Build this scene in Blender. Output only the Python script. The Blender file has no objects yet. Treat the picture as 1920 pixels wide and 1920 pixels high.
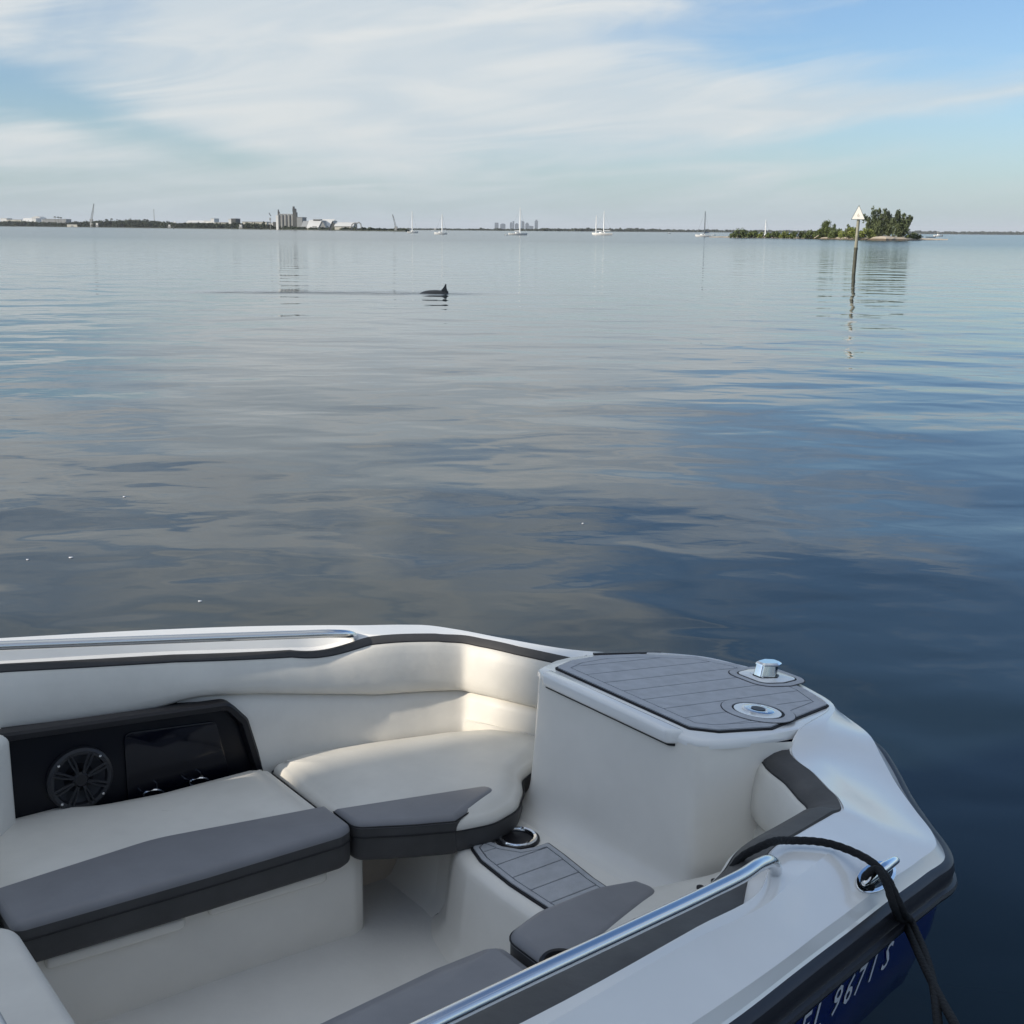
import bpy, bmesh, math, random
import numpy as np
from mathutils import Vector, Matrix

R = math.radians
scene = bpy.context.scene
COL = scene.collection
random.seed(7)
rng = np.random.default_rng(7)

# ------------------------------------------------------------------ camera
FPX = 2350.0            # focal length in photo pixels (photo 1920 wide)
CAM_H = 2.25
HOR = 431.0
PITCH = math.atan((960 - HOR) / FPX)
ROLL = R(0.516)
fw = np.array([0, math.cos(PITCH), -math.sin(PITCH)])
up0 = np.array([0, math.sin(PITCH), math.cos(PITCH)])
rt0 = np.array([1.0, 0, 0])
rt = math.cos(ROLL) * rt0 + math.sin(ROLL) * up0
up = -math.sin(ROLL) * rt0 + math.cos(ROLL) * up0
CAM = np.array([0, 0, CAM_H])
cd = bpy.data.cameras.new('camera')
cam = bpy.data.objects.new('camera', cd)
COL.objects.link(cam)
M = Matrix.Identity(4)
for i in range(3):
    M[i][0], M[i][1], M[i][2], M[i][3] = rt[i], up[i], -fw[i], CAM[i]
cam.matrix_world = M
cd.sensor_width = 36
cd.lens = 36 * FPX / 1920
cd.clip_start = 0.05
cd.clip_end = 90000
scene.camera = cam

# ------------------------------------------------------------------ light
SUN_EL = 25.0
SUN_AZ = -118.0         # degrees clockwise from +Y (view direction): sun is to the left, a little behind
sd = bpy.data.lights.new('sun', 'SUN')
sd.energy = 3.0
sd.angle = R(0.6)
sd.color = (1.0, 0.90, 0.76)
sun = bpy.data.objects.new('sun', sd)
COL.objects.link(sun)
to_sun = Vector((math.sin(R(SUN_AZ)) * math.cos(R(SUN_EL)), math.cos(R(SUN_AZ)) * math.cos(R(SUN_EL)), math.sin(R(SUN_EL))))
sun.rotation_euler = to_sun.to_track_quat('Z', 'Y').to_euler()
sun.location = to_sun * 50

scene.view_settings.view_transform = 'Standard'
scene.view_settings.look = 'None'
scene.view_settings.exposure = 0.84
scene.view_settings.gamma = 1.0
scene.view_settings.use_curve_mapping = False


def world_setup():
    w = bpy.data.worlds.new('World')
    scene.world = w
    w.use_nodes = True
    nt = w.node_tree
    nt.nodes.clear()
    N = lambda t, **k: _n(nt, t, **k)
    L = nt.links.new
    sky = N('ShaderNodeTexSky')
    sky.sky_type = 'NISHITA'
    sky.sun_disc = False
    sky.sun_elevation = R(SUN_EL)
    sky.sun_rotation = R(SUN_AZ % 360)
    sky.air_density = 1.0
    sky.dust_density = 0.6
    sky.ozone_density = 1.6
    tc = N('ShaderNodeTexCoord')
    sep = N('ShaderNodeSeparateXYZ')
    L(tc.outputs['Generated'], sep.inputs[0])

    def m(op, a, b=None, c=None, clamp=False):
        n = N('ShaderNodeMath')
        n.operation = op
        n.use_clamp = clamp
        for i, x in enumerate((a, b, c)):
            if x is None:
                continue
            if isinstance(x, (int, float)):
                n.inputs[i].default_value = x
            else:
                L(x, n.inputs[i])
        return n.outputs[0]
    az = m('ARCTAN2', sep.outputs[0], sep.outputs[1])
    el = m('ARCSINE', sep.outputs[2])
    el = m('ABSOLUTE', el)
    # cloud structure grows in angle with height above the horizon
    elc = m('DIVIDE', m('MULTIPLY', el, 1.2), m('MULTIPLY_ADD', el, 2.5, 1.0))

    def gauss(cx, cy, rx, ry, amp, tilt=0.0):
        dx = m('SUBTRACT', az, cx)
        dy = m('SUBTRACT', m('SUBTRACT', el, cy), m('MULTIPLY', dx, tilt))
        q = m('ADD', m('POWER', m('ABSOLUTE', m('DIVIDE', dx, rx)), 2.0), m('POWER', m('ABSOLUTE', m('DIVIDE', dy, ry)), 2.0))
        return m('MULTIPLY', m('POWER', 2.718, m('MULTIPLY', q, -1.0)), amp)

    def noise(sx, sy, detail, rough, dist, off, tilt=0.0):
        cb = N('ShaderNodeCombineXYZ')
        L(m('MULTIPLY', az, sx), cb.inputs[0])
        L(m('MULTIPLY', m('SUBTRACT', elc, m('MULTIPLY', az, tilt)), sy), cb.inputs[1])
        cb.inputs[2].default_value = off
        n = N('ShaderNodeTexNoise')
        n.inputs['Scale'].default_value = 1.0
        n.inputs['Detail'].default_value = detail
        n.inputs['Roughness'].default_value = rough
        n.inputs['Distortion'].default_value = dist
        L(cb.outputs[0], n.inputs['Vector'])
        return n.outputs[0]
    big = noise(4.5, 15.0, 5, 0.52, 0.9, 3.1, 0.05)
    streak = noise(5.0, 46.0, 5, 0.52, 1.2, 8.4, 0.09)
    fine = noise(26.0, 150.0, 3, 0.55, 0.8, 1.7, 0.16)
    s = m('ADD', m('MULTIPLY', m('SUBTRACT', big, 0.5), 1.5), m('MULTIPLY', m('SUBTRACT', streak, 0.5), 1.25))
    s = m('ADD', s, m('MULTIPLY', m('SUBTRACT', fine, 0.5), 0.16))
    terms = [
        gauss(-0.16, 0.135, 0.30, 0.060, 0.75, 0.02),    # the broad veil
        gauss(0.03, 0.088, 0.34, 0.022, 0.70, 0.045),    # long band under it
        gauss(0.33, 0.098, 0.20, 0.010, 0.45, 0.10),     # its streak to the side
        gauss(-0.36, 0.052, 0.10, 0.012, 0.35, 0.0),
        gauss(0.36, 0.152, 0.15, 0.022, -0.52, 0.02),    # open blue
        gauss(-0.37, 0.090, 0.085, 0.020, -0.90, -0.12),
        gauss(-0.25, 0.062, 0.10, 0.014, -0.60, -0.22),
        gauss(0.28, 0.070, 0.20, 0.008, -0.35, 0.12),
        gauss(-0.20, 0.36, 0.42, 0.20, 0.55, 0.0),       # veil carries on overhead
        gauss(0.52, 0.42, 0.36, 0.30, -0.95, 0.0),
        m('MULTIPLY', m('SUBTRACT', el, 0.75, clamp=True), 0.8),      # unseen veil thickened overhead for more fill light
    ]
    for t in terms:
        s = m('ADD', s, t)
    cov = N('ShaderNodeMapRange')
    cov.interpolation_type = 'SMOOTHSTEP'
    cov.inputs['From Min'].default_value = -0.46
    cov.inputs['From Max'].default_value = 0.70
    cov.inputs['To Min'].default_value = 0.0
    cov.inputs['To Max'].default_value = 0.93
    L(s, cov.inputs['Value'])
    # cloud colour: brighter in the thick streaks, greyer inside the veil
    cr = N('ShaderNodeMix'); cr.data_type = 'RGBA'
    cr.inputs['A'].default_value = (CLOUD[0], CLOUD[1], CLOUD[2], 1)
    cr.inputs['B'].default_value = (CLOUD2[0], CLOUD2[1], CLOUD2[2], 1)
    L(m('MULTIPLY_ADD', m('SUBTRACT', streak, 0.42), 3.4, 0.1, clamp=True), cr.inputs['Factor'])
    mx = N('ShaderNodeMix'); mx.data_type = 'RGBA'
    L(cov.outputs[0], mx.inputs['Factor'])
    sk = N('ShaderNodeMix'); sk.data_type = 'RGBA'; sk.blend_type = 'MULTIPLY'
    sk.inputs['Factor'].default_value = 1.0
    sk.inputs['B'].default_value = (*SKYTINT, 1)
    L(sky.outputs[0], sk.inputs['A'])
    L(sk.outputs['Result'], mx.inputs['A'])
    L(cr.outputs['Result'], mx.inputs['B'])
    # haze layer hugging the horizon
    hz = N('ShaderNodeMix'); hz.data_type = 'RGBA'
    hf = m('MULTIPLY', m('POWER', 2.718, m('MULTIPLY', el, -22.0)), 0.85)
    L(hf, hz.inputs['Factor'])
    L(mx.outputs['Result'], hz.inputs['A'])
    hz.inputs['B'].default_value = (*HORIZON, 1)
    bg = N('ShaderNodeBackground')
    bg.inputs['Strength'].default_value = 0.10
    L(hz.outputs['Result'], bg.inputs['Color'])
    out = N('ShaderNodeOutputWorld')
    L(bg.outputs[0], out.inputs['Surface'])


def _n(nt, t, **k):
    n = nt.nodes.new(t)
    for a, b in k.items():
        setattr(n, a, b)
    return n


CLOUD = (3.6, 3.98, 4.22)
CLOUD2 = (4.45, 4.55, 4.5)
HORIZON = (2.5, 3.12, 3.48)
SKYTINT = (0.50, 0.61, 0.75)
world_setup()


# ------------------------------------------------------------------ pixel helpers (photo pixels -> world)
def ray(px, py):
    return fw + rt * ((px - 960) / FPX) + up * ((960 - py) / FPX)


def hy(px):
    return HOR + (px - 960) * math.tan(ROLL)


def on_plane(px, py, z):
    d = ray(px, py)
    return CAM + d * ((z - CAM_H) / d[2])


def far(px, dist):
    """ground position at depth `dist` under photo column px"""
    d = ray(px, hy(px))
    return np.array([d[0] / d[1] * dist, dist])


def hgt(px, py, dist):
    """height above water of the photo point at depth dist"""
    d = ray(px, py)
    return CAM_H + d[2] / d[1] * dist


# ------------------------------------------------------------------ materials
MATS = {}


def mat(name, col, rough=0.5, metal=0.0, spec=0.5, bump=0.0, bscale=40.0, var=0.0, vscale=6.0, coat=0.0, ior=1.45, col2=None, detail=4.0):
    m = bpy.data.materials.new(name)
    m.use_nodes = True
    nt = m.node_tree
    b = nt.nodes['Principled BSDF']
    b.inputs['Base Color'].default_value = (*col, 1)
    b.inputs['Roughness'].default_value = rough
    b.inputs['Metallic'].default_value = metal
    b.inputs['Specular IOR Level'].default_value = spec
    b.inputs['IOR'].default_value = ior
    b.inputs['Coat Weight'].default_value = coat
    b.inputs['Coat Roughness'].default_value = 0.06
    tc = nt.nodes.new('ShaderNodeTexCoord')
    if var > 0 or col2 is not None:
        n = nt.nodes.new('ShaderNodeTexNoise')
        n.inputs['Scale'].default_value = vscale
        n.inputs['Detail'].default_value = detail
        n.inputs['Roughness'].default_value = 0.6
        nt.links.new(tc.outputs['Object'], n.inputs['Vector'])
        mx = nt.nodes.new('ShaderNodeMix')
        mx.data_type = 'RGBA'
        c2 = col2 if col2 is not None else tuple(max(0, c * (1 - var)) for c in col)
        mx.inputs['A'].default_value = (*col, 1)
        mx.inputs['B'].default_value = (*c2, 1)
        mr = nt.nodes.new('ShaderNodeMapRange')
        mr.inputs['From Min'].default_value = 0.35
        mr.inputs['From Max'].default_value = 0.68
        nt.links.new(n.outputs[0], mr.inputs['Value'])
        nt.links.new(mr.outputs[0], mx.inputs['Factor'])
        nt.links.new(mx.outputs['Result'], b.inputs['Base Color'])
        rr = nt.nodes.new('ShaderNodeMapRange')
        rr.inputs['To Min'].default_value = rough * 0.85
        rr.inputs['To Max'].default_value = min(1, rough * 1.25)
        nt.links.new(n.outputs[0], rr.inputs['Value'])
        nt.links.new(rr.outputs[0], b.inputs['Roughness'])
    if bump > 0:
        n2 = nt.nodes.new('ShaderNodeTexNoise')
        n2.inputs['Scale'].default_value = bscale
        n2.inputs['Detail'].default_value = 4
        nt.links.new(tc.outputs['Object'], n2.inputs['Vector'])
        bp = nt.nodes.new('ShaderNodeBump')
        bp.inputs['Strength'].default_value = 1.0
        bp.inputs['Distance'].default_value = bump
        nt.links.new(n2.outputs[0], bp.inputs['Height'])
        nt.links.new(bp.outputs[0], b.inputs['Normal'])
    MATS[name] = m
    return m


mat('gelcoat', (0.86, 0.86, 0.845), 0.13, bump=0.0006, bscale=5, var=0.05, vscale=3, coat=0.35)
mat('liner', (0.87, 0.835, 0.765), 0.22, bump=0.0006, bscale=7, var=0.06, vscale=4)
mat('vinyl_light', (0.73, 0.705, 0.645), 0.42, bump=0.004, bscale=5, var=0.10, vscale=5)
mat('vinyl_mid', (0.225, 0.226, 0.24), 0.42, bump=0.003, bscale=6, var=0.12, vscale=6)
mat('vinyl_dark', (0.062, 0.061, 0.062), 0.5, bump=0.0008, bscale=30, var=0.2, vscale=8)
mat('seam', (0.012, 0.012, 0.014), 0.6)
mat('teak_grey', (0.45, 0.465, 0.495), 0.62, bump=0.0008, bscale=260, var=0.14, vscale=22)
mat('teak_black', (0.012, 0.012, 0.015), 0.7)
mat('steel', (0.72, 0.73, 0.74), 0.12, metal=1.0, bump=0.0002, bscale=30)
mat('chrome', (0.86, 0.87, 0.88), 0.05, metal=1.0)
mat('black_plastic', (0.010, 0.010, 0.013), 0.4)
mat('panel_black', (0.003, 0.004, 0.008), 0.35, spec=.3)
mat('speaker_cone', (0.02, 0.022, 0.028), 0.55)
mat('speaker_grille', (0.020, 0.021, 0.025), 0.4)
mat('lens_dark', (0.01, 0.02, 0.03), 0.1)
mat('hull_navy', (0.004, 0.014, 0.13), 0.12, coat=0.4)
mat('rubber', (0.022, 0.022, 0.028), 0.4, bump=0.0006, bscale=20)
mat('letter_white', (0.72, 0.74, 0.80), 0.4)
mat('rope_black', (0.008, 0.009, 0.011), 0.85, bump=0.003, bscale=170)
mat('cockpit_floor', (0.80, 0.78, 0.74), 0.4, bump=0.001, bscale=60, var=0.06, vscale=5)
mat('glass_tint', (0.05, 0.06, 0.06), 0.05)


def water_mat():
    m = bpy.data.materials.new('water')
    m.use_nodes = True
    nt = m.node_tree
    L = nt.links.new
    b = nt.nodes['Principled BSDF']
    b.inputs['Base Color'].default_value = (0.010, 0.020, 0.025, 1)
    b.inputs['Roughness'].default_value = 0.015
    b.inputs['IOR'].default_value = 1.333
    geo = nt.nodes.new('ShaderNodeNewGeometry')
    sep = nt.nodes.new('ShaderNodeSeparateXYZ')
    L(geo.outputs['Position'], sep.inputs[0])

    def math_(op, a, c=None, d=None, clamp=False):
        n = nt.nodes.new('ShaderNodeMath')
        n.operation = op
        n.use_clamp = clamp
        for i, x in enumerate((a, c, d)):
            if x is None:
                continue
            if isinstance(x, (int, float)):
                n.inputs[i].default_value = x
            else:
                L(x, n.inputs[i])
        return n.outputs[0]

    def wave(sx, sy, rot, detail, dist, off):
        mp = nt.nodes.new('ShaderNodeMapping')
        mp.inputs['Rotation'].default_value = (0, 0, R(rot))
        mp.inputs['Scale'].default_value = (sx, sy, 1)
        mp.inputs['Location'].default_value = (off, off * 0.7, off)
        L(geo.outputs['Position'], mp.inputs['Vector'])
        n = nt.nodes.new('ShaderNodeTexNoise')
        n.inputs['Scale'].default_value = 1
        n.inputs['Detail'].default_value = detail
        n.inputs['Roughness'].default_value = 0.45
        n.inputs['Distortion'].default_value = dist
        L(mp.outputs[0], n.inputs['Vector'])
        return n.outputs[0]
    # long lazy undulation, ripples, and cat's-paw patches that carry finer ripples
    h = math_('MULTIPLY', wave(0.36, 0.50, 14, 0.6, 0.3, 3.0), WAVE[0])
    dy_ = nt.nodes.new('ShaderNodeMapRange')
    dy_.inputs['From Min'].default_value = 25
    dy_.inputs['From Max'].default_value = 260
    dy_.inputs['To Min'].default_value = 0.012
    dy_.inputs['To Max'].default_value = 0.16
    L(sep.outputs[1], dy_.inputs['Value'])
    L(dy_.outputs[0], b.inputs['Roughness'])
    h = math_('ADD', h, math_('MULTIPLY', wave(1.15, 1.45, -20, 1.0, 0.4, 11.0), WAVE[1]))
    patch = wave(0.035, 0.075, 12, 2.0, 0.8, 20.0)
    pm = nt.nodes.new('ShaderNodeMapRange')
    pm.inputs['From Min'].default_value = 0.44
    pm.inputs['From Max'].default_value = 0.66
    L(patch, pm.inputs['Value'])
    small = math_('MULTIPLY', wave(3.2, 4.4, 9, 2.0, 0.4, 31.0), WAVE[2])
    small = math_('MULTIPLY', small, math_('MULTIPLY_ADD', pm.outputs[0], 1.0, 0.25))
    h = math_('ADD', h, small)
    # wake of the dolphin: a line of steeper ripples behind and beside it
    wx = math_('MULTIPLY', math_('SUBTRACT', sep.outputs[0], WAKE[0]), 1 / WAKE[1])
    wob = math_('MULTIPLY', math_('SUBTRACT', wave(0.33, 0.02, 0, 2.0, 0.2, 8.0), 0.5), 3.2)
    wy = math_('MULTIPLY', math_('SUBTRACT', math_('ADD', sep.outputs[1], wob), WAKE[2]), 1 / WAKE[3])
    wk = math_('POWER', 2.718, math_('MULTIPLY', math_('ADD', math_('POWER', math_('ABSOLUTE', wx), 4.0), math_('MULTIPLY', wy, wy)), -1.0))
    wv = math_('MULTIPLY', wave(0.7, 2.2, 0, 2.0, 0.5, 5.0), 0.28)
    h = math_('ADD', h, math_('MULTIPLY', wk, wv))
    bp = nt.nodes.new('ShaderNodeBump')
    bp.inputs['Strength'].default_value = 1.0
    bp.inputs['Distance'].default_value = 1.0
    L(h, bp.inputs['Height'])
    L(bp.outputs[0], b.inputs['Normal'])
    MATS['water'] = m


WAVE = (0.066, 0.0110, 0.0034)
dol = on_plane(822, 550, 0.0)
WAKE = (float(on_plane(640, 549, 0)[0]), 4.6, float(dol[1]), 1.1)
water_mat()


# ------------------------------------------------------------------ mesh helpers
def mk(name, verts, faces, material, parent=None, smooth=35.0, mats=None, fmat=None):
    me = bpy.data.meshes.new(name)
    me.from_pydata([tuple(float(c) for c in v) for v in verts], [], [tuple(f) for f in faces])
    me.update()
    for m_ in (mats or [material]):
        me.materials.append(MATS[m_] if isinstance(m_, str) else m_)
    if fmat is not None:
        me.polygons.foreach_set('material_index', fmat)
    if smooth:
        me.polygons.foreach_set('use_smooth', [True] * len(me.polygons))
        try:
            me.set_sharp_from_angle(angle=R(smooth))
        except Exception:
            pass
    o = bpy.data.objects.new(name, me)
    COL.objects.link(o)
    if parent is not None:
        o.parent = parent
    return o


def fix_normals(o):
    bm = bmesh.new()
    bm.from_mesh(o.data)
    bmesh.ops.recalc_face_normals(bm, faces=bm.faces)
    bm.to_mesh(o.data)
    bm.free()
    return o


def tag(o, label, cat=None, group=None, kind=None):
    if label:
        o['label'] = label
    if cat:
        o['category'] = cat
    if group:
        o['group'] = group
    if kind:
        o['kind'] = kind
    return o


def empty(name, loc=(0, 0, 0), rz=0.0):
    o = bpy.data.objects.new(name, None)
    o.empty_display_size = 0.2
    COL.objects.link(o)
    o.location = loc
    o.rotation_euler = (0, 0, rz)
    return o


def grid_faces(nr, nc, closed_c=False, closed_r=False):
    f = []
    for i in range(nr if closed_r else nr - 1):
        for j in range(nc if closed_c else nc - 1):
            a, b = i * nc + j, i * nc + (j + 1) % nc
            i2 = (i + 1) % nr
            c, d = i2 * nc + (j + 1) % nc, i2 * nc + j
            f.append((a, b, c, d))
    return f


def loft(name, rings, material, parent=None, closed=True, cap0=False, cap1=False, smooth=35.0, mats=None, rowmat=None):
    nr, nc = len(rings), len(rings[0])
    v = [p for r in rings for p in r]
    f = grid_faces(nr, nc, closed)
    fm = None
    if rowmat is not None:
        per = nc if closed else nc - 1
        fm = [rowmat[i] for i in range(nr - 1) for _ in range(per)]
    if cap0:
        f.append(tuple(range(nc - 1, -1, -1)))
        if fm is not None: fm.append(rowmat[0])
    if cap1:
        f.append(tuple(range((nr - 1) * nc, nr * nc)))
        if fm is not None: fm.append(rowmat[-1])
    return fix_normals(mk(name, v, f, material, parent, smooth, mats, fm))


def cr(pts, m=6, closed=False):
    """Catmull-Rom resample of an (n,k) array"""
    P = np.asarray(pts, float)
    n = len(P)
    out = []
    for i in range(n if closed else n - 1):
        if closed:
            p0, p1, p2, p3 = P[(i - 1) % n], P[i], P[(i + 1) % n], P[(i + 2) % n]
        else:
            p1, p2 = P[i], P[i + 1]
            p0 = P[i - 1] if i > 0 else 2 * p1 - p2
            p3 = P[i + 2] if i + 2 < n else 2 * p2 - p1
        # limit tangents for uneven spacing
        d1 = np.linalg.norm(p2[:2] - p1[:2]) + 1e-9
        d0 = np.linalg.norm(p1[:2] - p0[:2]) + 1e-9
        d2 = np.linalg.norm(p3[:2] - p2[:2]) + 1e-9
        m1 = (p2 - p1) * 1.0 * d0 / (d0 + d1) + (p1 - p0) / d0 * d1 * d1 / (d0 + d1)
        m2 = (p2 - p1) * 1.0 * d2 / (d2 + d1) + (p3 - p2) / d2 * d1 * d1 / (d2 + d1)
        for k in range(m):
            t = k / m
            h00, h10, h01, h11 = 2*t**3-3*t**2+1, t**3-2*t**2+t, -2*t**3+3*t**2, t**3-t**2
            out.append(h00*p1 + h10*m1 + h01*p2 + h11*m2)
    if not closed:
        out.append(P[-1])
    return np.array(out)


def area2(p):
    p = np.asarray(p)
    x, y = p[:, 0], p[:, 1]
    return 0.5 * np.sum(x * np.roll(y, -1) - y * np.roll(x, -1))


def round_poly(pts, r, n=5):
    """polygon with rounded corners; r scalar or per-corner list"""
    P = np.asarray(pts, float)
    k = len(P)
    out = []
    for i in range(k):
        a, b, c = P[i - 1], P[i], P[(i + 1) % k]
        rr = r[i] if hasattr(r, '__len__') else r
        u, v = a - b, c - b
        lu, lv = np.linalg.norm(u), np.linalg.norm(v)
        u, v = u / lu, v / lv
        ang = math.acos(max(-1, min(1, float(u.dot(v)))))
        if rr <= 0 or ang > 3.1:
            out.append(b); continue
        t = min(rr / math.tan(ang / 2), 0.48 * lu, 0.48 * lv)
        p, q = b + u * t, b + v * t
        bis = u + v
        bis = bis / (np.linalg.norm(bis) + 1e-9)
        cen = b + bis * (t / math.cos(ang / 2))
        rad = t * math.tan(ang / 2)
        p0_, p1_ = p - cen, q - cen
        a0 = math.atan2(p0_[1], p0_[0])
        da = math.atan2(p1_[1], p1_[0]) - a0
        da = (da + math.pi) % (2 * math.pi) - math.pi
        for s in np.linspace(0, 1, n + 1):
            out.append(cen + rad * np.array([math.cos(a0 + da * s), math.sin(a0 + da * s)]))
    return np.array(out)


def inset(poly, d):
    """inset a closed polygon (any orientation) by d"""
    P = np.asarray(poly, float)
    if area2(P) < 0:
        return inset(P[::-1], d)[::-1]
    t = np.roll(P, -1, 0) - P
    t /= np.linalg.norm(t, axis=1)[:, None] + 1e-12
    nrm = np.stack([-t[:, 1], t[:, 0]], 1)
    n2 = nrm + np.roll(nrm, 1, 0)
    ln = np.linalg.norm(n2, axis=1)[:, None]
    n2 /= ln + 1e-9
    cosh = np.clip(np.sum(n2 * nrm, 1), 0.5, 1)[:, None]
    return P + n2 * d / cosh


def slab(name, poly, z0, z1, material, parent=None, bev=0.0, zf=None, crown=0.0, mats=None, nb=3, topmat=0, sidemat=0, draft=0.0):
    """closed solid from a plan polygon; zf(u,v) adds to z (so tops can follow the sheer); rounded upper and lower edges"""
    P = np.asarray(poly, float)
    if area2(P) < 0:
        P = P[::-1]
    zf = zf or (lambda u, v: 0.0)
    prof = []
    if bev > 0:
        for k in range(nb + 1):
            a = (math.pi / 2) * k / nb
            prof.append((bev * (1 - math.sin(a)), z0 + bev * (1 - math.cos(a)), sidemat))
        for k in range(nb + 1):
            a = (math.pi / 2) * k / nb
            prof.append((bev * (1 - math.cos(a)), z1 - bev * (1 - math.sin(a)), sidemat if k == 0 else topmat))
    else:
        prof = [(0, z0, sidemat), (draft, z1, topmat)]
    rings, rm = [], []
    for d, z, mi in prof:
        q = inset(P, d) if d > 1e-6 else P
        rings.append([(p[0], p[1], z + zf(p[0], p[1])) for p in q])
        rm.append(mi)
    if crown > 0:
        q = inset(P, bev + 0.014)
        rings.append([(p[0], p[1], z1 + crown * 0.7 + zf(p[0], p[1])) for p in q]); rm.append(topmat)
        c = P.mean(0)
        for f_, h_ in ((0.8, .9), (0.55, 1.0), (0.3, 1.06), (0.03, 1.08)):
            qq = c + (q - c) * f_
            rings.append([(p[0], p[1], z1 + crown * h_ + zf(p[0], p[1])) for p in qq]); rm.append(topmat)
    o = loft(name, rings, None, parent, True, True, True, 40.0, mats or [material], [rm[i + 1] for i in range(len(rm) - 1)])
    return o


def box(name, lo, hi, material, parent=None, bev=0.0):
    return slab(name, [(lo[0], lo[1]), (hi[0], lo[1]), (hi[0], hi[1]), (lo[0], hi[1])], lo[2], hi[2], material, parent, bev)


def tube(name, path, r, material, parent=None, n=10, taper=None, caps=True):
    P = np.asarray(path, float)
    rings = []
    prev = None
    for i in range(len(P)):
        t = P[min(i + 1, len(P) - 1)] - P[max(i - 1, 0)]
        t = t / (np.linalg.norm(t) + 1e-12)
        if prev is None:
            a = np.array([0, 0, 1.0]) if abs(t[2]) < 0.9 else np.array([1.0, 0, 0])
        else:
            a = prev
        a = a - t * a.dot(t)
        a /= np.linalg.norm(a)
        b = np.cross(t, a)
        prev = a
        rr = r if taper is None else r * taper[i]
        rings.append([P[i] + rr * (math.cos(q) * a + math.sin(q) * b) for q in np.linspace(0, 2 * math.pi, n, endpoint=False)])
    return loft(name, rings, material, parent, True, caps, caps, 50)


def revolve(name, prof, c, material, parent=None, n=24, axis='z', mats=None, rowmat=None, cap0=True, cap1=True):
    """prof: list of (radius, height) about centre c"""
    rings = []
    for r_, h_ in prof:
        ring = []
        for q in np.linspace(0, 2 * math.pi, n, endpoint=False):
            x, y = r_ * math.cos(q), r_ * math.sin(q)
            if axis == 'z': ring.append((c[0] + x, c[1] + y, c[2] + h_))
            elif axis == 'y': ring.append((c[0] + x, c[1] + h_, c[2] + y))
            else: ring.append((c[0] + h_, c[1] + x, c[2] + y))
        rings.append(ring)
    return loft(name, rings, material, parent, True, cap0, cap1, 40, mats, rowmat)


def clip_poly(poly, a, b, c):
    """keep part of polygon where a*x+b*y<=c"""
    out = []
    n = len(poly)
    for i in range(n):
        p, q = poly[i], poly[(i + 1) % n]
        dp, dq = a * p[0] + b * p[1] - c, a * q[0] + b * q[1] - c
        if dp <= 0:
            out.append(p)
        if dp * dq < 0:
            t = dp / (dp - dq)
            out.append((p[0] + t * (q[0] - p[0]), p[1] + t * (q[1] - p[1])))
    return out


def children(o):
    return [c for c in bpy.data.objects if c.parent == o]


def copy_tree(o, parent=None):
    c = o.copy()
    COL.objects.link(c)
    c.parent = parent
    for ch in children(o):
        copy_tree(ch, c)
    return c


# ================================================================== SETTING: water
wv = []
for y in (-4000, 40000):
    for x in (-30000, 30000):
        wv.append((x, y, 0))
water = mk('water', wv, [(0, 1, 3, 2)], 'water', smooth=0)
tag(water, 'calm blue grey bay water with lazy ripples', kind='structure')

# ================================================================== THE BOAT (bow of a moored open-bow runabout)
TH = R(36.6)
BO = np.array([0.354, 3.524, 0.0])
boat = empty('bowrider_boat', tuple(BO), TH)
tag(boat, 'white and navy open bow motorboat with grey vinyl seats and foam decking', 'boat')
au = np.array([math.cos(TH), math.sin(TH), 0])
av = np.array([-math.sin(TH), math.cos(TH), 0])


def bl(p):
    """world -> boat coordinates"""
    q = np.asarray(p) - BO
    return np.array([q.dot(au), q.dot(av), q[2]])


def bw(p):
    return BO + au * p[0] + av * p[1] + np.array([0, 0, p[2]])


def g(u):
    """height of the gunwale crest: it drops towards the bow"""
    return 0.85 - 0.125 * max(u, -1.8) - 0.02 * min(0.0, u + 1.8)


def G(px, py, dz=0.0):
    """photo pixel -> boat point on the sloping gunwale surface"""
    d = ray(px, py)
    k = CAM - BO
    t = (0.85 + dz - 0.125 * k.dot(au) - CAM_H) / (d[2] + 0.125 * d.dot(au))
    return bl(CAM + d * t)


def Pz(px, py, z):
    return bl(on_plane(px, py, z))


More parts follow.
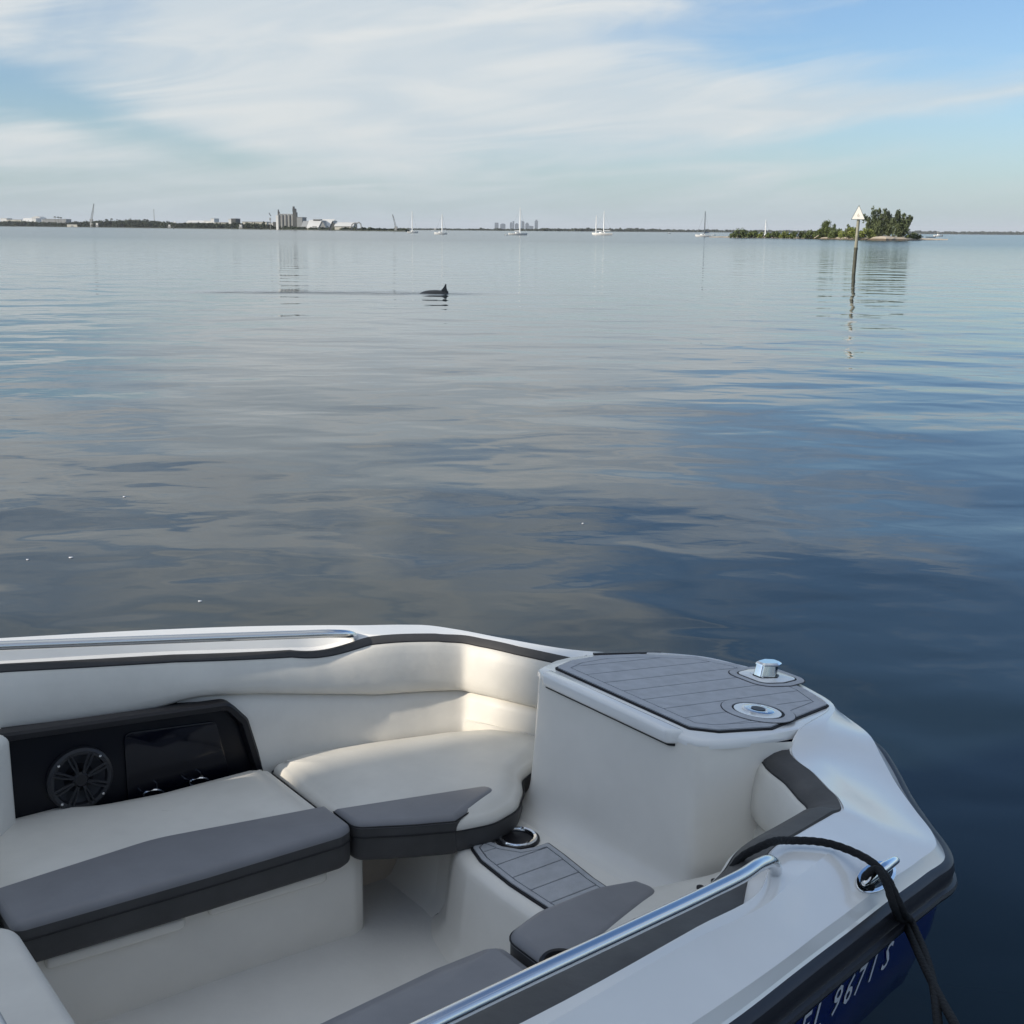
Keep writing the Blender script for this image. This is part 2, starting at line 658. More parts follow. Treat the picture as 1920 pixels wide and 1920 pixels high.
# stations: out, crest, crest-inner edge, lip  -> each (u, v, dz)
ST_P = [
    ((-6.2, 1.27, -.10), (-6.2, 1.21, 0), (-6.2, 1.16, 0), (-6.2, 1.09, -.05)),
    ((-3.2, 1.29, -.10), (-3.2, 1.22, 0), (-3.2, 1.17, 0), (-3.2, 1.10, -.05)),
    ((-2.2, 1.28, -.10), (-2.2, 1.21, 0), (-2.2, 1.16, 0), (-2.2, 1.09, -.05)),
    ((-1.5, 1.265, -.10), (-1.5, 1.195, 0), (-1.5, 1.135, -.004), (-1.5, 1.062, -.05)),
    ((-1.0, 1.255, -.10), (-1.0, 1.185, 0), (-1.0, 1.115, -.004), (-1.0, 1.030, -.05)),
    ((-.62, 1.22, -.10), (-.62, 1.150, 0), (-.62, 1.07, -.004), (-.62, .985, -.052)),
    ((-.48, 1.20, -.10), (-.48, 1.125, 0), (-.48, 1.05, -.004), (-.50, .968, -.052)),
    ((-.40, 1.185, -.10), (-.40, 1.11, 0), (-.40, 1.02, -.002), (-.41, .958, -.030)),
    ((-.32, 1.165, -.10), (-.33, 1.095, 0), (-.33, .965, 0), (-.33, .948, -.006)),
    ((-.12, 1.115, -.10), (-.14, 1.062, 0), (-.10, .915, 0), (-.10, .905, -.006)),
    ((-.02, 1.09, -.10), (-.06, 1.035, 0), (-.01, .885, 0), (-.01, .876, -.006)),
    ((.06, 1.00, -.09), (.02, .955, 0), (.045, .82, 0), (.045, .812, -.006)),
    ((.17, .86, -.09), (.12, .81, 0), (.115, .705, 0), (.112, .700, -.006)),
    ((.36, .60, -.08), (.30, .56, 0.01), (.215, .515, .0), (.210, .512, -.006)),
    ((.48, .46, -.06), (.40, .42, .035), (.245, .43, .02), (.235, .428, .012)),
    ((.56, .38, -.04), (.47, .36, .045), (.30, .405, .046), (.30, .40, .046)),
    ((.66, .27, -.03), (.60, .26, .042), (.555, .30, .047), (.55, .295, .047)),
    ((.72, .12, -.02), (.675, .12, .042), (.645, .14, .047), (.64, .135, .047)),
]
TIP = ((.735, 0, -.02), (.70, 0, .042), (.672, 0, .047), (.667, 0, .047))
ST_S = [
    ((-6.2, -1.40, -.10), (-6.2, -1.33, 0), (-6.2, -1.28, 0), (-6.2, -1.20, -.05)),
    ((-3.2, -1.43, -.10), (-3.2, -1.36, 0), (-3.2, -1.31, 0), (-3.2, -1.22, -.05)),
    ((-2.2, -1.42, -.10), (-2.2, -1.33, 0), (-2.2, -1.28, 0), (-2.2, -1.19, -.05)),
    ((-1.4, -1.36, -.095), (-1.4, -1.258, 0), (-1.4, -1.222, 0), (-1.4, -1.125, -.05)),
    ((-.84, -1.25, -.09), (-.83, -1.13, 0), (-.80, -1.092, 0), (-.80, -1.0, -.05)),
    ((-.62, -1.19, -.09), (-.58, -1.085, 0), (-.56, -1.034, 0), (-.56, -.955, -.05)),
    ((-.52, -1.163, -.09), (-.47, -1.045, 0), (-.47, -.975, 0), (-.47, -.935, -.03)),
    ((-.38, -1.126, -.09), (-.35, -1.005, -.004), (-.38, -.905, 0), (-.38, -.897, -.006)),
    ((-.16, -1.066, -.09), (-.20, -.955, -.008), (-.225, -.858, 0), (-.225, -.85, -.006)),
    ((.06, -1.01, -.09), (-.02, -.90, -.022), (-.05, -.81, 0), (-.05, -.802, -.006)),
    ((.195, -.970, -.09), (.075, -.84, -.022), (.012, -.792, 0), (.010, -.784, -.006)),
    ((.242, -.930, -.09), (.12, -.79, -.022), (.045, -.755, 0), (.042, -.749, -.006)),
    ((.33, -.81, -.08), (.18, -.69, -.020), (.085, -.685, 0), (.082, -.68, -.006)),
    ((.43, -.68, -.07), (.24, -.58, -.012), (.14, -.59, 0), (.137, -.586, -.006)),
    ((.555, -.53, -.05), (.31, -.465, .010), (.205, -.455, .01), (.20, -.45, .004)),
    ((.625, -.43, -.035), (.42, -.40, .04), (.30, -.405, .046), (.30, -.40, .046)),
    ((.675, -.29, -.03), (.60, -.285, .042), (.555, -.30, .047), (.55, -.295, .047)),
    ((.722, -.13, -.02), (.675, -.13, .042), (.645, -.14, .047), (.64, -.135, .047)),
]
stations = ST_P + [TIP] + ST_S[::-1]
SUB = 6
flat = np.array([[c for pt in s for c in pt] for s in stations])
dense = cr(flat, SUB)
nD = len(dense)
out2, crest2, cin2, lip2 = (dense[:, 0:3], dense[:, 3:6], dense[:, 6:9], dense[:, 9:12])


def lift(a):
    return np.array([(p[0], p[1], g(p[0]) + p[2]) for p in a])


outL, crestL, cinL, lipL = lift(out2), lift(crest2), lift(cin2), lift(lip2)
tang = np.gradient(outL[:, :2], axis=0)
for _ in range(6):
    tang[1:-1] = (tang[:-2] + 2 * tang[1:-1] + tang[2:]) / 4
tang /= np.linalg.norm(tang, axis=1)[:, None]
nout = np.stack([-tang[:, 1], tang[:, 0]], 1)          # outward
n3 = np.concatenate([nout, np.zeros((nD, 1))], 1)
EZ = np.array([0, 0, 1.0])

# ---- deck moulding
iP, iT, iS = len(ST_P) * SUB, len(ST_P) * SUB, nD
bev_a = outL * 0.86 + crestL * 0.14 + EZ * 0.020
bev_b = outL * 0.70 + crestL * 0.30 + EZ * 0.012
tray = lipL * 0.35 + cinL * 0.65
drop = np.clip((cinL[:, 2] - lipL[:, 2]), 0, 1)
tray_a = cinL * 0.92 + lipL * 0.08; tray_a[:, 2] = cinL[:, 2] - 0.010 * np.clip(drop / .05, 0, 1)
tray_b = cinL * 0.74 + lipL * 0.26; tray_b[:, 2] = lipL[:, 2] + 0.002
lip_up = lipL + EZ * 0.006 * np.clip(drop / .05, 0, 1)[:, None]
rows = [outL - EZ * 0.05, outL - EZ * 0.004, outL - n3 * 0.006 + EZ * 0.004, bev_a, bev_b, crestL * 0.93 + outL * 0.07, crestL * 0.9 + cinL * 0.1 + EZ * 0.002, cinL * 0.8 + crestL * 0.2 + EZ * 0.001,
        cinL, tray_a, tray_b, lipL * 0.9 + cinL * 0.1 + EZ * 0.0, lip_up, lipL - EZ * 0.045]
rows[11][:, 2] = tray_b[:, 2]
rings = [list(r) for r in rows]
# rows above the platform need no downward lip: keep them buried under the platform top
loft('deck', rings, 'gelcoat', boat, closed=False, smooth=17)

# ---- rub rail
prof = [(-.004, .004), (.010, .004), (.020, -.004), (.024, -.026), (.020, -.046), (.022, -.050), (.031, -.053), (.034, -.062), (.030, -.071), (.018, -.074), (-.012, -.076)]
rr_ = [list(outL + n3 * d + EZ * (z - 0.006)) for d, z in prof]
loft('rub_rail', rr_, 'rubber', boat, closed=False, smooth=40)

# ---- hull sides
s_b = np.clip((outL[:, 0] + 1.7) / 2.2, 0, 1)
s_b = s_b * s_b * (3 - 2 * s_b)


def hull_level(ins_a, ins_b, z_abs=None, dz=None):
    ins = ins_a + (ins_b - ins_a) * s_b
    q = outL - n3 * ins[:, None]
    q = q.copy()
    # keep the two sides from crossing the centreline
    side = np.where(np.arange(nD) <= iT, 1.0, -1.0)
    q[:, 1] = np.where(side > 0, np.maximum(q[:, 1], 0.0), np.minimum(q[:, 1], 0.0))
    if z_abs is not None:
        q[:, 2] = z_abs
    else:
        q[:, 2] = outL[:, 2] + dz
    return q


H0 = hull_level(0.0, 0.0, dz=-0.078)
H1 = hull_level(0.0, 0.02, dz=-0.20)
H2 = hull_level(0.012, 0.075, dz=-0.36)
H3 = hull_level(0.06, 0.22, z_abs=0.22)
H4 = hull_level(0.16, 0.40, z_abs=0.02)
H5 = hull_level(0.9, 0.9, z_abs=-0.28)
H5[:, 1] *= 0.15
H5[:, 0] = np.minimum(H5[:, 0], 0.05)
hull = loft('hull', [list(h) for h in (H0, H1, H2, H3, H4, H5)], 'hull_navy', boat, closed=False, smooth=60)
# transom closes the stern
tr = [outL[0] - EZ * .03, H1[0], H2[0], H3[0], H4[0], H5[0], H5[-1], H4[-1], H3[-1], H2[-1], H1[-1], outL[-1] - EZ * .03]
mk('transom', tr, [tuple(range(len(tr)))], 'hull_navy', boat, 0)

# ---- registration number on the near side of the hull
arc = np.zeros(nD)
arc[1:] = np.cumsum(np.linalg.norm(np.diff(H0[:, :2], axis=0), axis=1))


def letter_run(txt, u_start, size, gap_top):
    """each character is its own mesh, wrapped onto the hull side below the rub rail"""
    idx = [i for i in range(nD) if i > iT and outL[i, 0] < u_start]
    a0 = arc[idx[0]]
    cap = size * 0.69
    pen = 0.0
    for ch in txt:
        if ch == ' ':
            pen += size * 0.34
            continue
        cu = bpy.data.curves.new('txt', 'FONT')
        cu.body = ch
        cu.size = size
        cu.shear = 0.22
        cu.resolution_u = 2
        cu.offset = 0.0006
        tmp = bpy.data.objects.new('txt', cu)
        COL.objects.link(tmp)
        dg = bpy.context.evaluated_depsgraph_get()
        me = bpy.data.meshes.new_from_object(tmp.evaluated_get(dg))
        bpy.data.objects.remove(tmp)
        bm = bmesh.new()
        bm.from_mesh(me)
        bmesh.ops.remove_doubles(bm, verts=bm.verts, dist=1e-5)
        bmesh.ops.triangulate(bm, faces=bm.faces)
        bm.to_mesh(me)
        bm.free()
        wid = max(v.co.x for v in me.vertices)
        vs = []
        for v in me.vertices:
            a = a0 - (pen + v.co.x)           # forward along the starboard side = decreasing index
            i = int(np.searchsorted(arc, a)) - 1
            f = (a - arc[i]) / max(1e-9, arc[i + 1] - arc[i])
            t = (gap_top + cap - v.co.y) / 0.122
            p = (H0[i] * (1 - f) + H0[i + 1] * f) * (1 - t) + (H1[i] * (1 - f) + H1[i + 1] * f) * t
            nn = n3[i] * (1 - f) + n3[i + 1] * f
            vs.append(p + nn * 0.003)
        mk('registration_character', vs, [tuple(p.vertices) for p in me.polygons], 'letter_white', hull, 0)
        pen += wid + size * 0.10


letter_run('FL 9671 S', -0.575, 0.098, 0.044)

# ---- bow platform: top, locker box below it, decking
gz = lambda u, v: g(u)
plat = [tuple(cin2[i, :2]) for i in range(len(ST_P) * SUB - 3 * SUB, len(ST_P) * SUB + 3 * SUB + 1)]
box_pts = [(.10, -.415), (.0, -.402), (-.060, -.386), (-.085, -.370), (-.096, -.34), (-.102, -.22), (-.108, 0.0), (-.107, .28), (-.092, .327), (-.06, .348), (.02, .39), (.10, .412)]
plat_poly = np.array(plat + box_pts)


def platform():
    P = plat_poly
    aft = np.array([1.0 if p[0] < 0.25 else 0.0 for p in P])
    rings = []
    dn = inset(P, -0.02)
    b = 0.014
    prof = [(0.0, .047 - .026), (0.0, .047 - .014), (.004, .047 - .005), (.012, .047)]
    for d, z in prof:
        q = inset(P, d)
        q = P + (q - P) * aft[:, None]
        zz = [z * a_ + (.047 if d > 0 else .02) * (1 - a_) for a_ in aft]
        rings.append([(p[0], p[1], g(p[0]) + z_) for p, z_ in zip(q, zz)])
    loft('bow_platform', rings, 'gelcoat', boat, True, False, True, 40)


platform()

# locker box wall beneath the platform, flaring with a fillet into the step
STEP_Z = 0.445
wallpath = np.array([(.22, -.445), (.13, -.425), (.0, -.398), (-.050, -.390), (-.076, -.385), (-.090, -.378), (-.0955, -.364), (-.0965, -.345), (-.098, -.30), (-.102, -.2), (-.106, 0), (-.107, .15), (-.105, .28), (-.090, .325), (-.06, .345), (.02, .385), (.13, .425), (.22, .46)])
wallpath = cr(wallpath, 4)
wt = np.gradient(wallpath, axis=0)
wt /= np.linalg.norm(wt, axis=1)[:, None]
wn = np.stack([-wt[:, 1], wt[:, 0]], 1)
if (wn[len(wn) // 2] @ np.array([-1, 0])) < 0:
    wn = -wn
rings = []
for d, zt, ab in [(-.002, .030, 0), (0.0, -.012, 0), (.002, -.06, 0), (.010, -.20, 0), (.020, STEP_Z + .085, 1), (.026, STEP_Z + .055, 1), (.040, STEP_Z + .026, 1), (.062, STEP_Z + .008, 1), (.09, STEP_Z - .001, 1), (.10, STEP_Z - .01, 1)]:
    q = wallpath + wn * d
    rings.append([(p[0], p[1], zt if ab else g(p[0]) + zt) for p in q])
loft('locker_box', rings, 'liner', boat, False, smooth=45)

# locker lid lip along the aft edge of the platform with its shadow gap
lid = round_poly([(-.128, -.295), (-.128, .262), (-.075, .285), (-.075, -.318)], [.02, .02, .01, .01], 4)
slab('locker_lid', lid, .012, .056, 'gelcoat', boat, bev=.012, zf=gz)
gap = round_poly([(-.1135, -.29), (-.1135, .262), (-.08, .28), (-.08, -.31)], .012, 3)
slab('lid_gap', gap, .005, .013, 'seam', boat, zf=gz)


def decking(name, outline, z, zf, vlines, border, gapw, rnd, skip=None):
    """foam decking: black backing, border frame in pieces, planks between grooves"""
    root = slab(name, round_poly(outline, rnd, 4), z, z + .006, 'teak_black', boat, zf=zf)
    O = [tuple(p) for p in inset(np.array(outline), .007)]
    I = [tuple(p) for p in inset(np.array(outline), border)]
    n = len(O)
    ro = round_poly(O, rnd, 4)
    ri = round_poly(I, .004, 4)
    verts, faces = [], []
    m_ = len(ro)
    for (ring, zz) in ((ro, .0062), (ro, .0100), (ri, .0100), (ri, .0062)):
        verts += [(p[0], p[1], z + zz + zf(p[0], p[1])) for p in ring]
    faces = grid_faces(4, m_, True)
    fix_normals(mk('decking_border', verts, faces, 'teak_grey', root, 30))
    inner = [tuple(p) for p in inset(np.array(outline), border + gapw)]
    for a, b in zip(vlines[:-1], vlines[1:]):
        q = clip_poly(inner, 0, -1, -(a + gapw / 2))
        if len(q) > 2:
            q = clip_poly(q, 0, 1, b - gapw / 2)
        if len(q) < 3 or abs(area2(q)) < 2e-4:
            continue
        slab('decking_plank', q, z + .0062, z + .0102, 'teak_grey', root, zf=zf, draft=.0008)
    return root


teak_out = [(-.046, -.300), (-.046, .300), (.06, .352), (.20, .372), (.35, .350), (.545, .270), (.62, .15), (.648, 0), (.63, -.15), (.568, -.288), (.20, -.385), (.02, -.352)]
vl = [-.5, -.320, -.235, -.1495, -.0625, .0245, .111, .197, .283, .5]
deckpad = decking('platform_decking', teak_out, .0465, gz, vl, .042, .0035, .012)
zr = .0465
# ring and recessed pedestal socket in the decking
c0 = (.275, -.262)
zc = g(c0[0]) + zr


def ringpiece(name, c, r0, r1, z0, z1, m_, par, n=40):
    v = []
    for (r_, z_) in ((r1, z0), (r1, z1), (r0, z1), (r0, z0)):
        for q in np.linspace(0, 2 * math.pi, n, endpoint=False):
            x, y = c[0] + r_ * math.cos(q), c[1] + r_ * math.sin(q)
            v.append((x, y, z_ + g(x)))
    return fix_normals(mk(name, v, grid_faces(4, n, True), m_, par, 30))


ringpiece('groove_ring', c0, .096, .1105, zr + .0095, zr + .0108, 'teak_black', deckpad)
ringpiece('decking_ring', c0, .078, .1075, zr + .0104, zr + .0125, 'teak_grey', deckpad)
ringpiece('recess_edge', c0, .060, .0775, zr + .0098, zr + .0106, 'teak_black', deckpad)
sock = empty('pedestal_socket', (c0[0], c0[1], zc)); sock.parent = boat
tl = math.atan(0.125)
sock.rotation_euler = (0, tl, 0)
revolve('socket_plate', [(.070, .010), (.0700, .0125), (.045, .0125), (.044, .0115)], (-.004, .0, 0), 'gelcoat', sock, 32)
revolve('socket_ring', [(.048, .0118), (.048, .0165), (.043, .0185), (.027, .0180), (.024, .0140), (.0, .0135)], (-.002, 0, 0), 'steel', sock, 32)
revolve('socket_hole', [(.021, .0145), (.021, .0190), (.0, .0191)], (-.002, .0, 0), 'black_plastic', sock, 24)
for k in range(3):
    a = k * 2.094 + .4
    revolve('screw', [(.0045, .0178), (.004, .0196), (0, .0198)], (-.002 + .036 * math.cos(a), .036 * math.sin(a), 0), 'chrome', sock, 10)

# pad and groove round the navigation light
nl = round_poly([(.520, -.058), (.520, .058), (.60, .075), (.685, .06), (.685, -.06), (.60, -.075)], .03, 5)
slab('groove_surround', inset(nl, -.034), zr + .0102, zr + .0110, 'teak_black', deckpad, zf=gz)
slab('decking_surround', inset(nl, -.030), zr + .0105, zr + .0125, 'teak_grey', deckpad, zf=gz)
slab('light_pad_edge', inset(nl, -.006), zr + .0110, zr + .0130, 'teak_black', deckpad, zf=gz)
slab('light_pad', nl, zr + .012, zr + .0150, 'gelcoat', deckpad, zf=gz, bev=.0012)
# navigation light
nav = empty('navigation_light', (.598, 0.0, g(.598) + zr + .013)); nav.parent = boat
nav.rotation_euler = (0, tl, 0)
nav.scale = (.88, .88, .88)


def navshape(hw, l0, l1, z):
    return [(p[0], p[1], z) for p in round_poly([(l0, -hw * .55), (l0, hw * .55), (l1 * .35, hw), (l1, hw * .5), (l1, -hw * .5), (l1 * .35, -hw)], .009, 4)]


loft('light_base', [navshape(.040, -.052, .052, 0), navshape(.040, -.052, .052, .006)], 'black_plastic', nav, True, True, True, 30)
loft('light_body', [navshape(.037, -.050, .030, .004), navshape(.034, -.045, .028, .034), navshape(.033, -.042, .027, .046)], 'chrome', nav, True, True, True, 28)
loft('light_lens', [navshape(.030, .0, .046, .006), navshape(.030, .0, .046, .044)], 'lens_dark', nav, True, True, True, 28)
loft('light_cap', [navshape(.038, -.046, .060, .045), navshape(.038, -.045, .060, .050), navshape(.030, -.036, .050, .056)], 'chrome', nav, True, True, True, 28)
for s_ in (-1, 1):
    revolve('screw', [(.003, 0), (.003, .002)], (-.052, s_ * .030, .006), 'steel', nav, 8)

# dark hinge strip on the far side of the platform
hs = [(.20, .398), (.46, .352), (.465, .362), (.205, .410)]
slab('hinge_strip', hs, .046, .053, 'rubber', boat, zf=gz)


# ---- coaming pads following the cockpit lip
def side_path(a, b):
    return lip2[a:b].copy()


def coaming(port):
    if port:
        idx = list(range(2 * SUB, 13 * SUB + 4))
    else:
        idx = list(range(nD - 1 - 2 * SUB, nD - 1 - 14 * SUB - 1, -1))
    P = lip2[idx]
    t = np.gradient(P[:, :2], axis=0)
    for _ in range(4):
        t[1:-1] = (t[:-2] + 2 * t[1:-1] + t[2:]) / 4
    t /= np.linalg.norm(t, axis=1)[:, None]
    n = np.stack([t[:, 1], -t[:, 0]], 1) if port else np.stack([-t[:, 1], t[:, 0]], 1)   # inward
    base = np.array([g(p[0]) + p[2] for p in P])
    uu = P[:, 0]
    for _ in range(10):
        base[1:-1] = (base[:-2] + 2 * base[1:-1] + base[2:]) / 4

    def row(d, dz=None, z=None, crease=None):
        r_ = []
        for i in range(len(P)):
            if crease is not None:
                zz = cz[i] + crease
            elif z is not None:
                zz = z
            else:
                zz = base[i] + dz
            dd = d[i] if hasattr(d, '__len__') else d
            r_.append((P[i, 0] + n[i, 0] * dd, P[i, 1] + n[i, 1] * dd, zz))
        return r_
    # crease between the upper pad and the seat back
    cz = np.interp(uu, [-3, -1.12, -1.03, -.92, -.74, -.34, .02, .2], [.80, .765, .785, .790, .765, .69, .655, .63])
    cz = np.minimum(cz, base - 0.10)
    fw_ = np.interp(uu, [-.5, -.3], [0.0, 1.0])
    wdk = 0.017 + 0.012 * fw_ if port else 0.072 + 0.0 * fw_
    hk = .55 if port else 1.0
    fo_ = np.interp(uu, [-.62, -.5], [1.0, 0.0]) * (0.0 if port else 1.0)
    strip = [row(-.006 - .058 * fo_, dz=-.012), row(-.058 * fo_, dz=.008), row(.006, dz=.006), row(wdk * .6, dz=.001), row(wdk, dz=-.012 * hk), row(wdk + .004, dz=-.022 * hk), row(wdk - .01, dz=-.030 * hk)]
    a = loft('coaming_trim', strip, 'vinyl_dark', boat, False, smooth=45)
    def prow(d, f_):
        """f_: 0 at the trim, 1 at the crease"""
        r_ = []
        for i in range(len(P)):
            zt = base[i] - .030 * (hk * .5 + .5)
            r_.append((P[i, 0] + n[i, 0] * d[i], P[i, 1] + n[i, 1] * d[i], zt + (cz[i] - zt) * f_))
        return r_
    pad = [row(wdk - .012, dz=-.020 * hk), row(wdk + .004, dz=-.0195 * hk), prow(wdk + .016, 0), prow(wdk + .026, .16), prow(wdk + .034, .38), prow(wdk + .038, .65), prow(wdk + .034, .86), prow(wdk + .022, .96), prow(wdk + .004, 1.0), prow(wdk - .01, .99)]
    b = loft('coaming_pad', pad, 'vinyl_light', boat, False, smooth=60)
    # rolled dark seam line where the pad meets the trim
    tube('coaming_seam', row(wdk + .004, dz=-.0195 * hk), .0022, 'seam', boat, 6)
    def brow(d, dcz=None, z=None):
        r_ = []
        for i in range(len(P)):
            zz = cz[i] + dcz if dcz is not None else z
            if port:
                zz = max(zz, min(cz[i] - .004, float(np.interp(uu[i], [-1.05, -.90, -.85, -.80, -.765, -.74], [.776, .768, .752, .70, .50, .43]))))
            tp = float(np.clip((uu[i] + 1.04) / .22, 0, 1)) if port else 1.0
            dd = (wdk[i] - .012) * (1 - tp) + d[i] * tp
            r_.append((P[i, 0] + n[i, 0] * dd, P[i, 1] + n[i, 1] * dd, zz))
        return r_
    back = [brow(wdk - .006, .004), brow(wdk + .012, -.004), brow(wdk + .026, -.03), brow(wdk + .036, -.09), brow(wdk + .050, None, .56), brow(wdk + .055, None, .50), brow(wdk + .055, None, .44)]
    if port:
        # the seat back stops at the recessed stereo panel
        k = [i for i in range(len(P)) if uu[i] > -1.04]
        back = [[r_[i] for i in k] for r_ in back]
        loft('seat_back', back, 'vinyl_light', boat, False, smooth=60)
        k2 = [i for i in range(len(P)) if uu[i] < -.78]
        wall = [row(wdk - .008, crease=.01), row(wdk - .010, z=.44)]
        loft('side_wall', [[r_[i] for i in k2] for r_ in wall], 'panel_black', boat, False, smooth=60)
    else:
        loft('seat_back', back, 'vinyl_light', boat, False, smooth=60)


coaming(True)
coaming(False)

# ---- stereo panel recess on the port side
W_IN = .99
sp = empty('stereo_panel', (0, 0, 0)); sp.parent = boat


def vplane(pts, v0, v1, name, m_, par, bev=.006):
    """slab standing in the plane v=const from (u,z) outline"""
    P = np.asarray(pts, float)
    rings = []
    for d, v in ((0, v1), (0, v0 + bev * .3), (bev, v0)):
        q = inset(P, d) if d else P
        rings.append([(p[0], v, p[1]) for p in q])
    return loft(name, rings, m_, par, True, True, True, 40)


face = round_poly([(-1.62, .46), (-.76, .46), (-.815, .70), (-.86, .765), (-1.62, .83)], [.01, .04, .05, .04, .01], 5)
vplane(face, .955, 1.02, 'panel_face', 'panel_black', sp)
# raised frame round the recess
fo = round_poly([(-1.60, .455), (-.735, .455), (-.80, .705), (-.86, .775), (-1.62, .84)], [.01, .05, .05, .06, .01], 6)
fi = inset(fo, .030)
fr = []
for ring, v in ((fo, .975), (fo, .935), (inset(fo, .008), .928), (inset(fo, .024), .930), (fi, .945), (fi, .965)):
    fr.append([(p[0], v, p[1]) for p in ring])
loft('panel_frame', fr, 'black_plastic', sp, True, False, False, 40)
door = round_poly([(-1.20, .50), (-.86, .50), (-.905, .715), (-1.20, .745)], .02, 4)
mat('panel_gloss', (0.002, 0.003, 0.008), 0.08)
vplane(door, .946, .958, 'panel_door', 'panel_gloss', sp, .004)
# loudspeaker
sc = (-1.342, .948, .637)
spk = empty('loudspeaker', sc); spk.parent = sp
revolve('speaker_rim', [(.098, .006), (.098, -.012), (.090, -.018), (.080, -.016), (.076, -.004)], (0, 0, 0), 'speaker_grille', spk, 40, 'y', cap0=False, cap1=False)
revolve('speaker_cone', [(.080, -.004), (.060, .004), (.030, .010), (.0, .010)], (0, 0, 0), 'speaker_cone', spk, 32, 'y', cap0=False)
revolve('speaker_cap', [(.024, .004), (.024, -.014), (.018, -.020), (0, -.021)], (0, 0, 0), 'black_plastic', spk, 24, 'y')
for k in range(8):
    for s_ in (-.07, .07):
        a = k * math.pi / 4 + s_ + .35
        b_ = k * math.pi / 4 + s_ * 2.2 + .35
        tube('speaker_spoke', [(.022 * math.cos(a), -.015, .022 * math.sin(a)), (.055 * math.cos(a * .5 + b_ * .5), -.016, .055 * math.sin(a * .5 + b_ * .5)), (.088 * math.cos(a), -.015, .088 * math.sin(a))], .0042, 'speaker_grille', spk, 6)
for k in range(4):
    a = k * math.pi / 2 + .8
    revolve('screw', [(.004, -.014), (.004, -.0185), (0, -.019)], (.087 * math.cos(a), 0, .087 * math.sin(a)), 'chrome', spk, 8, 'y')
for uu_ in (-1.13, -.98):
    revolve('cup_ring', [(.028, 0), (.031, .003), (.034, 0)], (uu_, .918, .538), 'steel', sp, 24, cap0=False, cap1=False)

# rounded backrest pad aft of the panel
bp_ = round_poly([(-2.3, .80), (-1.60, .86), (-1.535, .93), (-1.53, 1.05), (-2.3, 1.10)], [.01, .05, .04, .01, .01], 5)
slab('backrest_pad', bp_, .50, .835, 'vinyl_light', boat, bev=.03, nb=5)

# ---- seat bases, floor, step
FLOOR_Z = 0.165
slab('cockpit_floor', [(-5.9, -1.0), (-.1, -.7), (-.1, .75), (-5.9, 1.0)], FLOOR_Z - .05, FLOOR_Z, 'cockpit_floor', boat)
pb = round_poly([(-2.0, .435), (-1.10, .425), (-.715, .405), (-.668, .425), (-.668, .66), (-.50, .66), (-.40, .66), (-.40, 1.02), (-2.0, 1.02)], [.01, .3, .04, .05, .02, .02, .01, .01, .01], 6)
slab('seat_base', pb, FLOOR_Z - .02, .437, 'liner', boat, bev=.012)
mat('recess_bounce', (0.60, 0.52, 0.43), 0.5, var=.08, vscale=5)
slab('recess_bounce_panel', [(-.664, .640), (-.41, .640), (-.41, .655), (-.664, .655)], FLOOR_Z - .01, .432, 'recess_bounce', boat)  # added sheet, its beige painting warm bounced shade over the white liner
# two long shallow finger ledges under the cushion edge
for u0, u1 in ((-1.62, -1.235), (-1.175, -.80)):
    lg = round_poly([(u0, .404), (u1, .384), (u1 - .02, .45), (u0 + .01, .46)], [.012, .03, .01, .01], 4)
    slab('seat_ledge', lg, .378, .412, 'liner', boat, bev=.010)
sb = round_poly([(-2.0, -.50), (-.80, -.46), (-.50, -.46), (-.50, -1.0), (-2.0, -1.05)], .03, 4)
slab('seat_base', sb, FLOOR_Z - .02, .437, 'liner', boat, bev=.012)
st = round_poly([(-.405, .40), (-.415, .325), (-.475, .235), (-.505, .12), (-.515, -.05), (-.510, -.25), (-.50, -.55), (-.2, -.9), (.2, -.6), (.2, .6), (-.1, .9), (-.405, .7)], [.01, .06, .12, .12, .1, .1, .02, .02, .02, .02, .02, .01], 6)


def step_block():
    P = np.asarray(st)
    if area2(P) < 0: P = P[::-1]
    rings = []
    for d, z in ((-.085, FLOOR_Z - .01), (-.045, FLOOR_Z + .012), (-.024, FLOOR_Z + .045), (-.014, .30), (0, STEP_Z - .035), (.004, STEP_Z - .018), (.014, STEP_Z - .006), (.032, STEP_Z)):
        q = inset(P, d)
        # only the aft face flares
        k = np.clip((-.30 - P[:, 0]) / .1, 0, 1)[:, None]
        q = P + (q - P) * k
        rings.append([(p[0], p[1], z) for p in q])
    loft('bow_step', rings, 'liner', boat, True, False, True, 50)


step_block()
flatz = lambda u, v: 0.0
step_teak = [(-.452, -.44), (-.463, -.20), (-.468, -.04), (-.458, .12), (-.436, .198), (-.392, .222), (-.365, .205), (-.352, .150), (-.320, .105), (-.275, .092), (-.225, .092), (-.232, .0), (-.250, -.15), (-.258, -.44)]
decking('step_decking', step_teak, STEP_Z + .0005, flatz, [-.5, -.36, -.275, -.19, -.105, -.02, .065, .15, .4], .022, .0035, .006)
# cup holder
cup = empty('cup_holder', (-.283, .170, STEP_Z)); cup.parent = boat; cup.scale = (1.22, 1.22, 1.15)
revolve('cup_rim', [(.050, .0), (.050, .009), (.047, .013), (.041, .012), (.0385, .006), (.038, .002)], (0, 0, 0), 'chrome', cup, 36, cap0=False, cap1=False)
revolve('cup_sleeve', [(.056, -.001), (.0555, .006), (.050, .0085)], (0, 0, 0), 'black_plastic', cup, 36, cap0=False, cap1=False)
revolve('cup_well', [(.0385, .0065), (.037, .0035), (.0, .003)], (0, 0, 0), 'black_plastic', cup, 36, cap0=False)


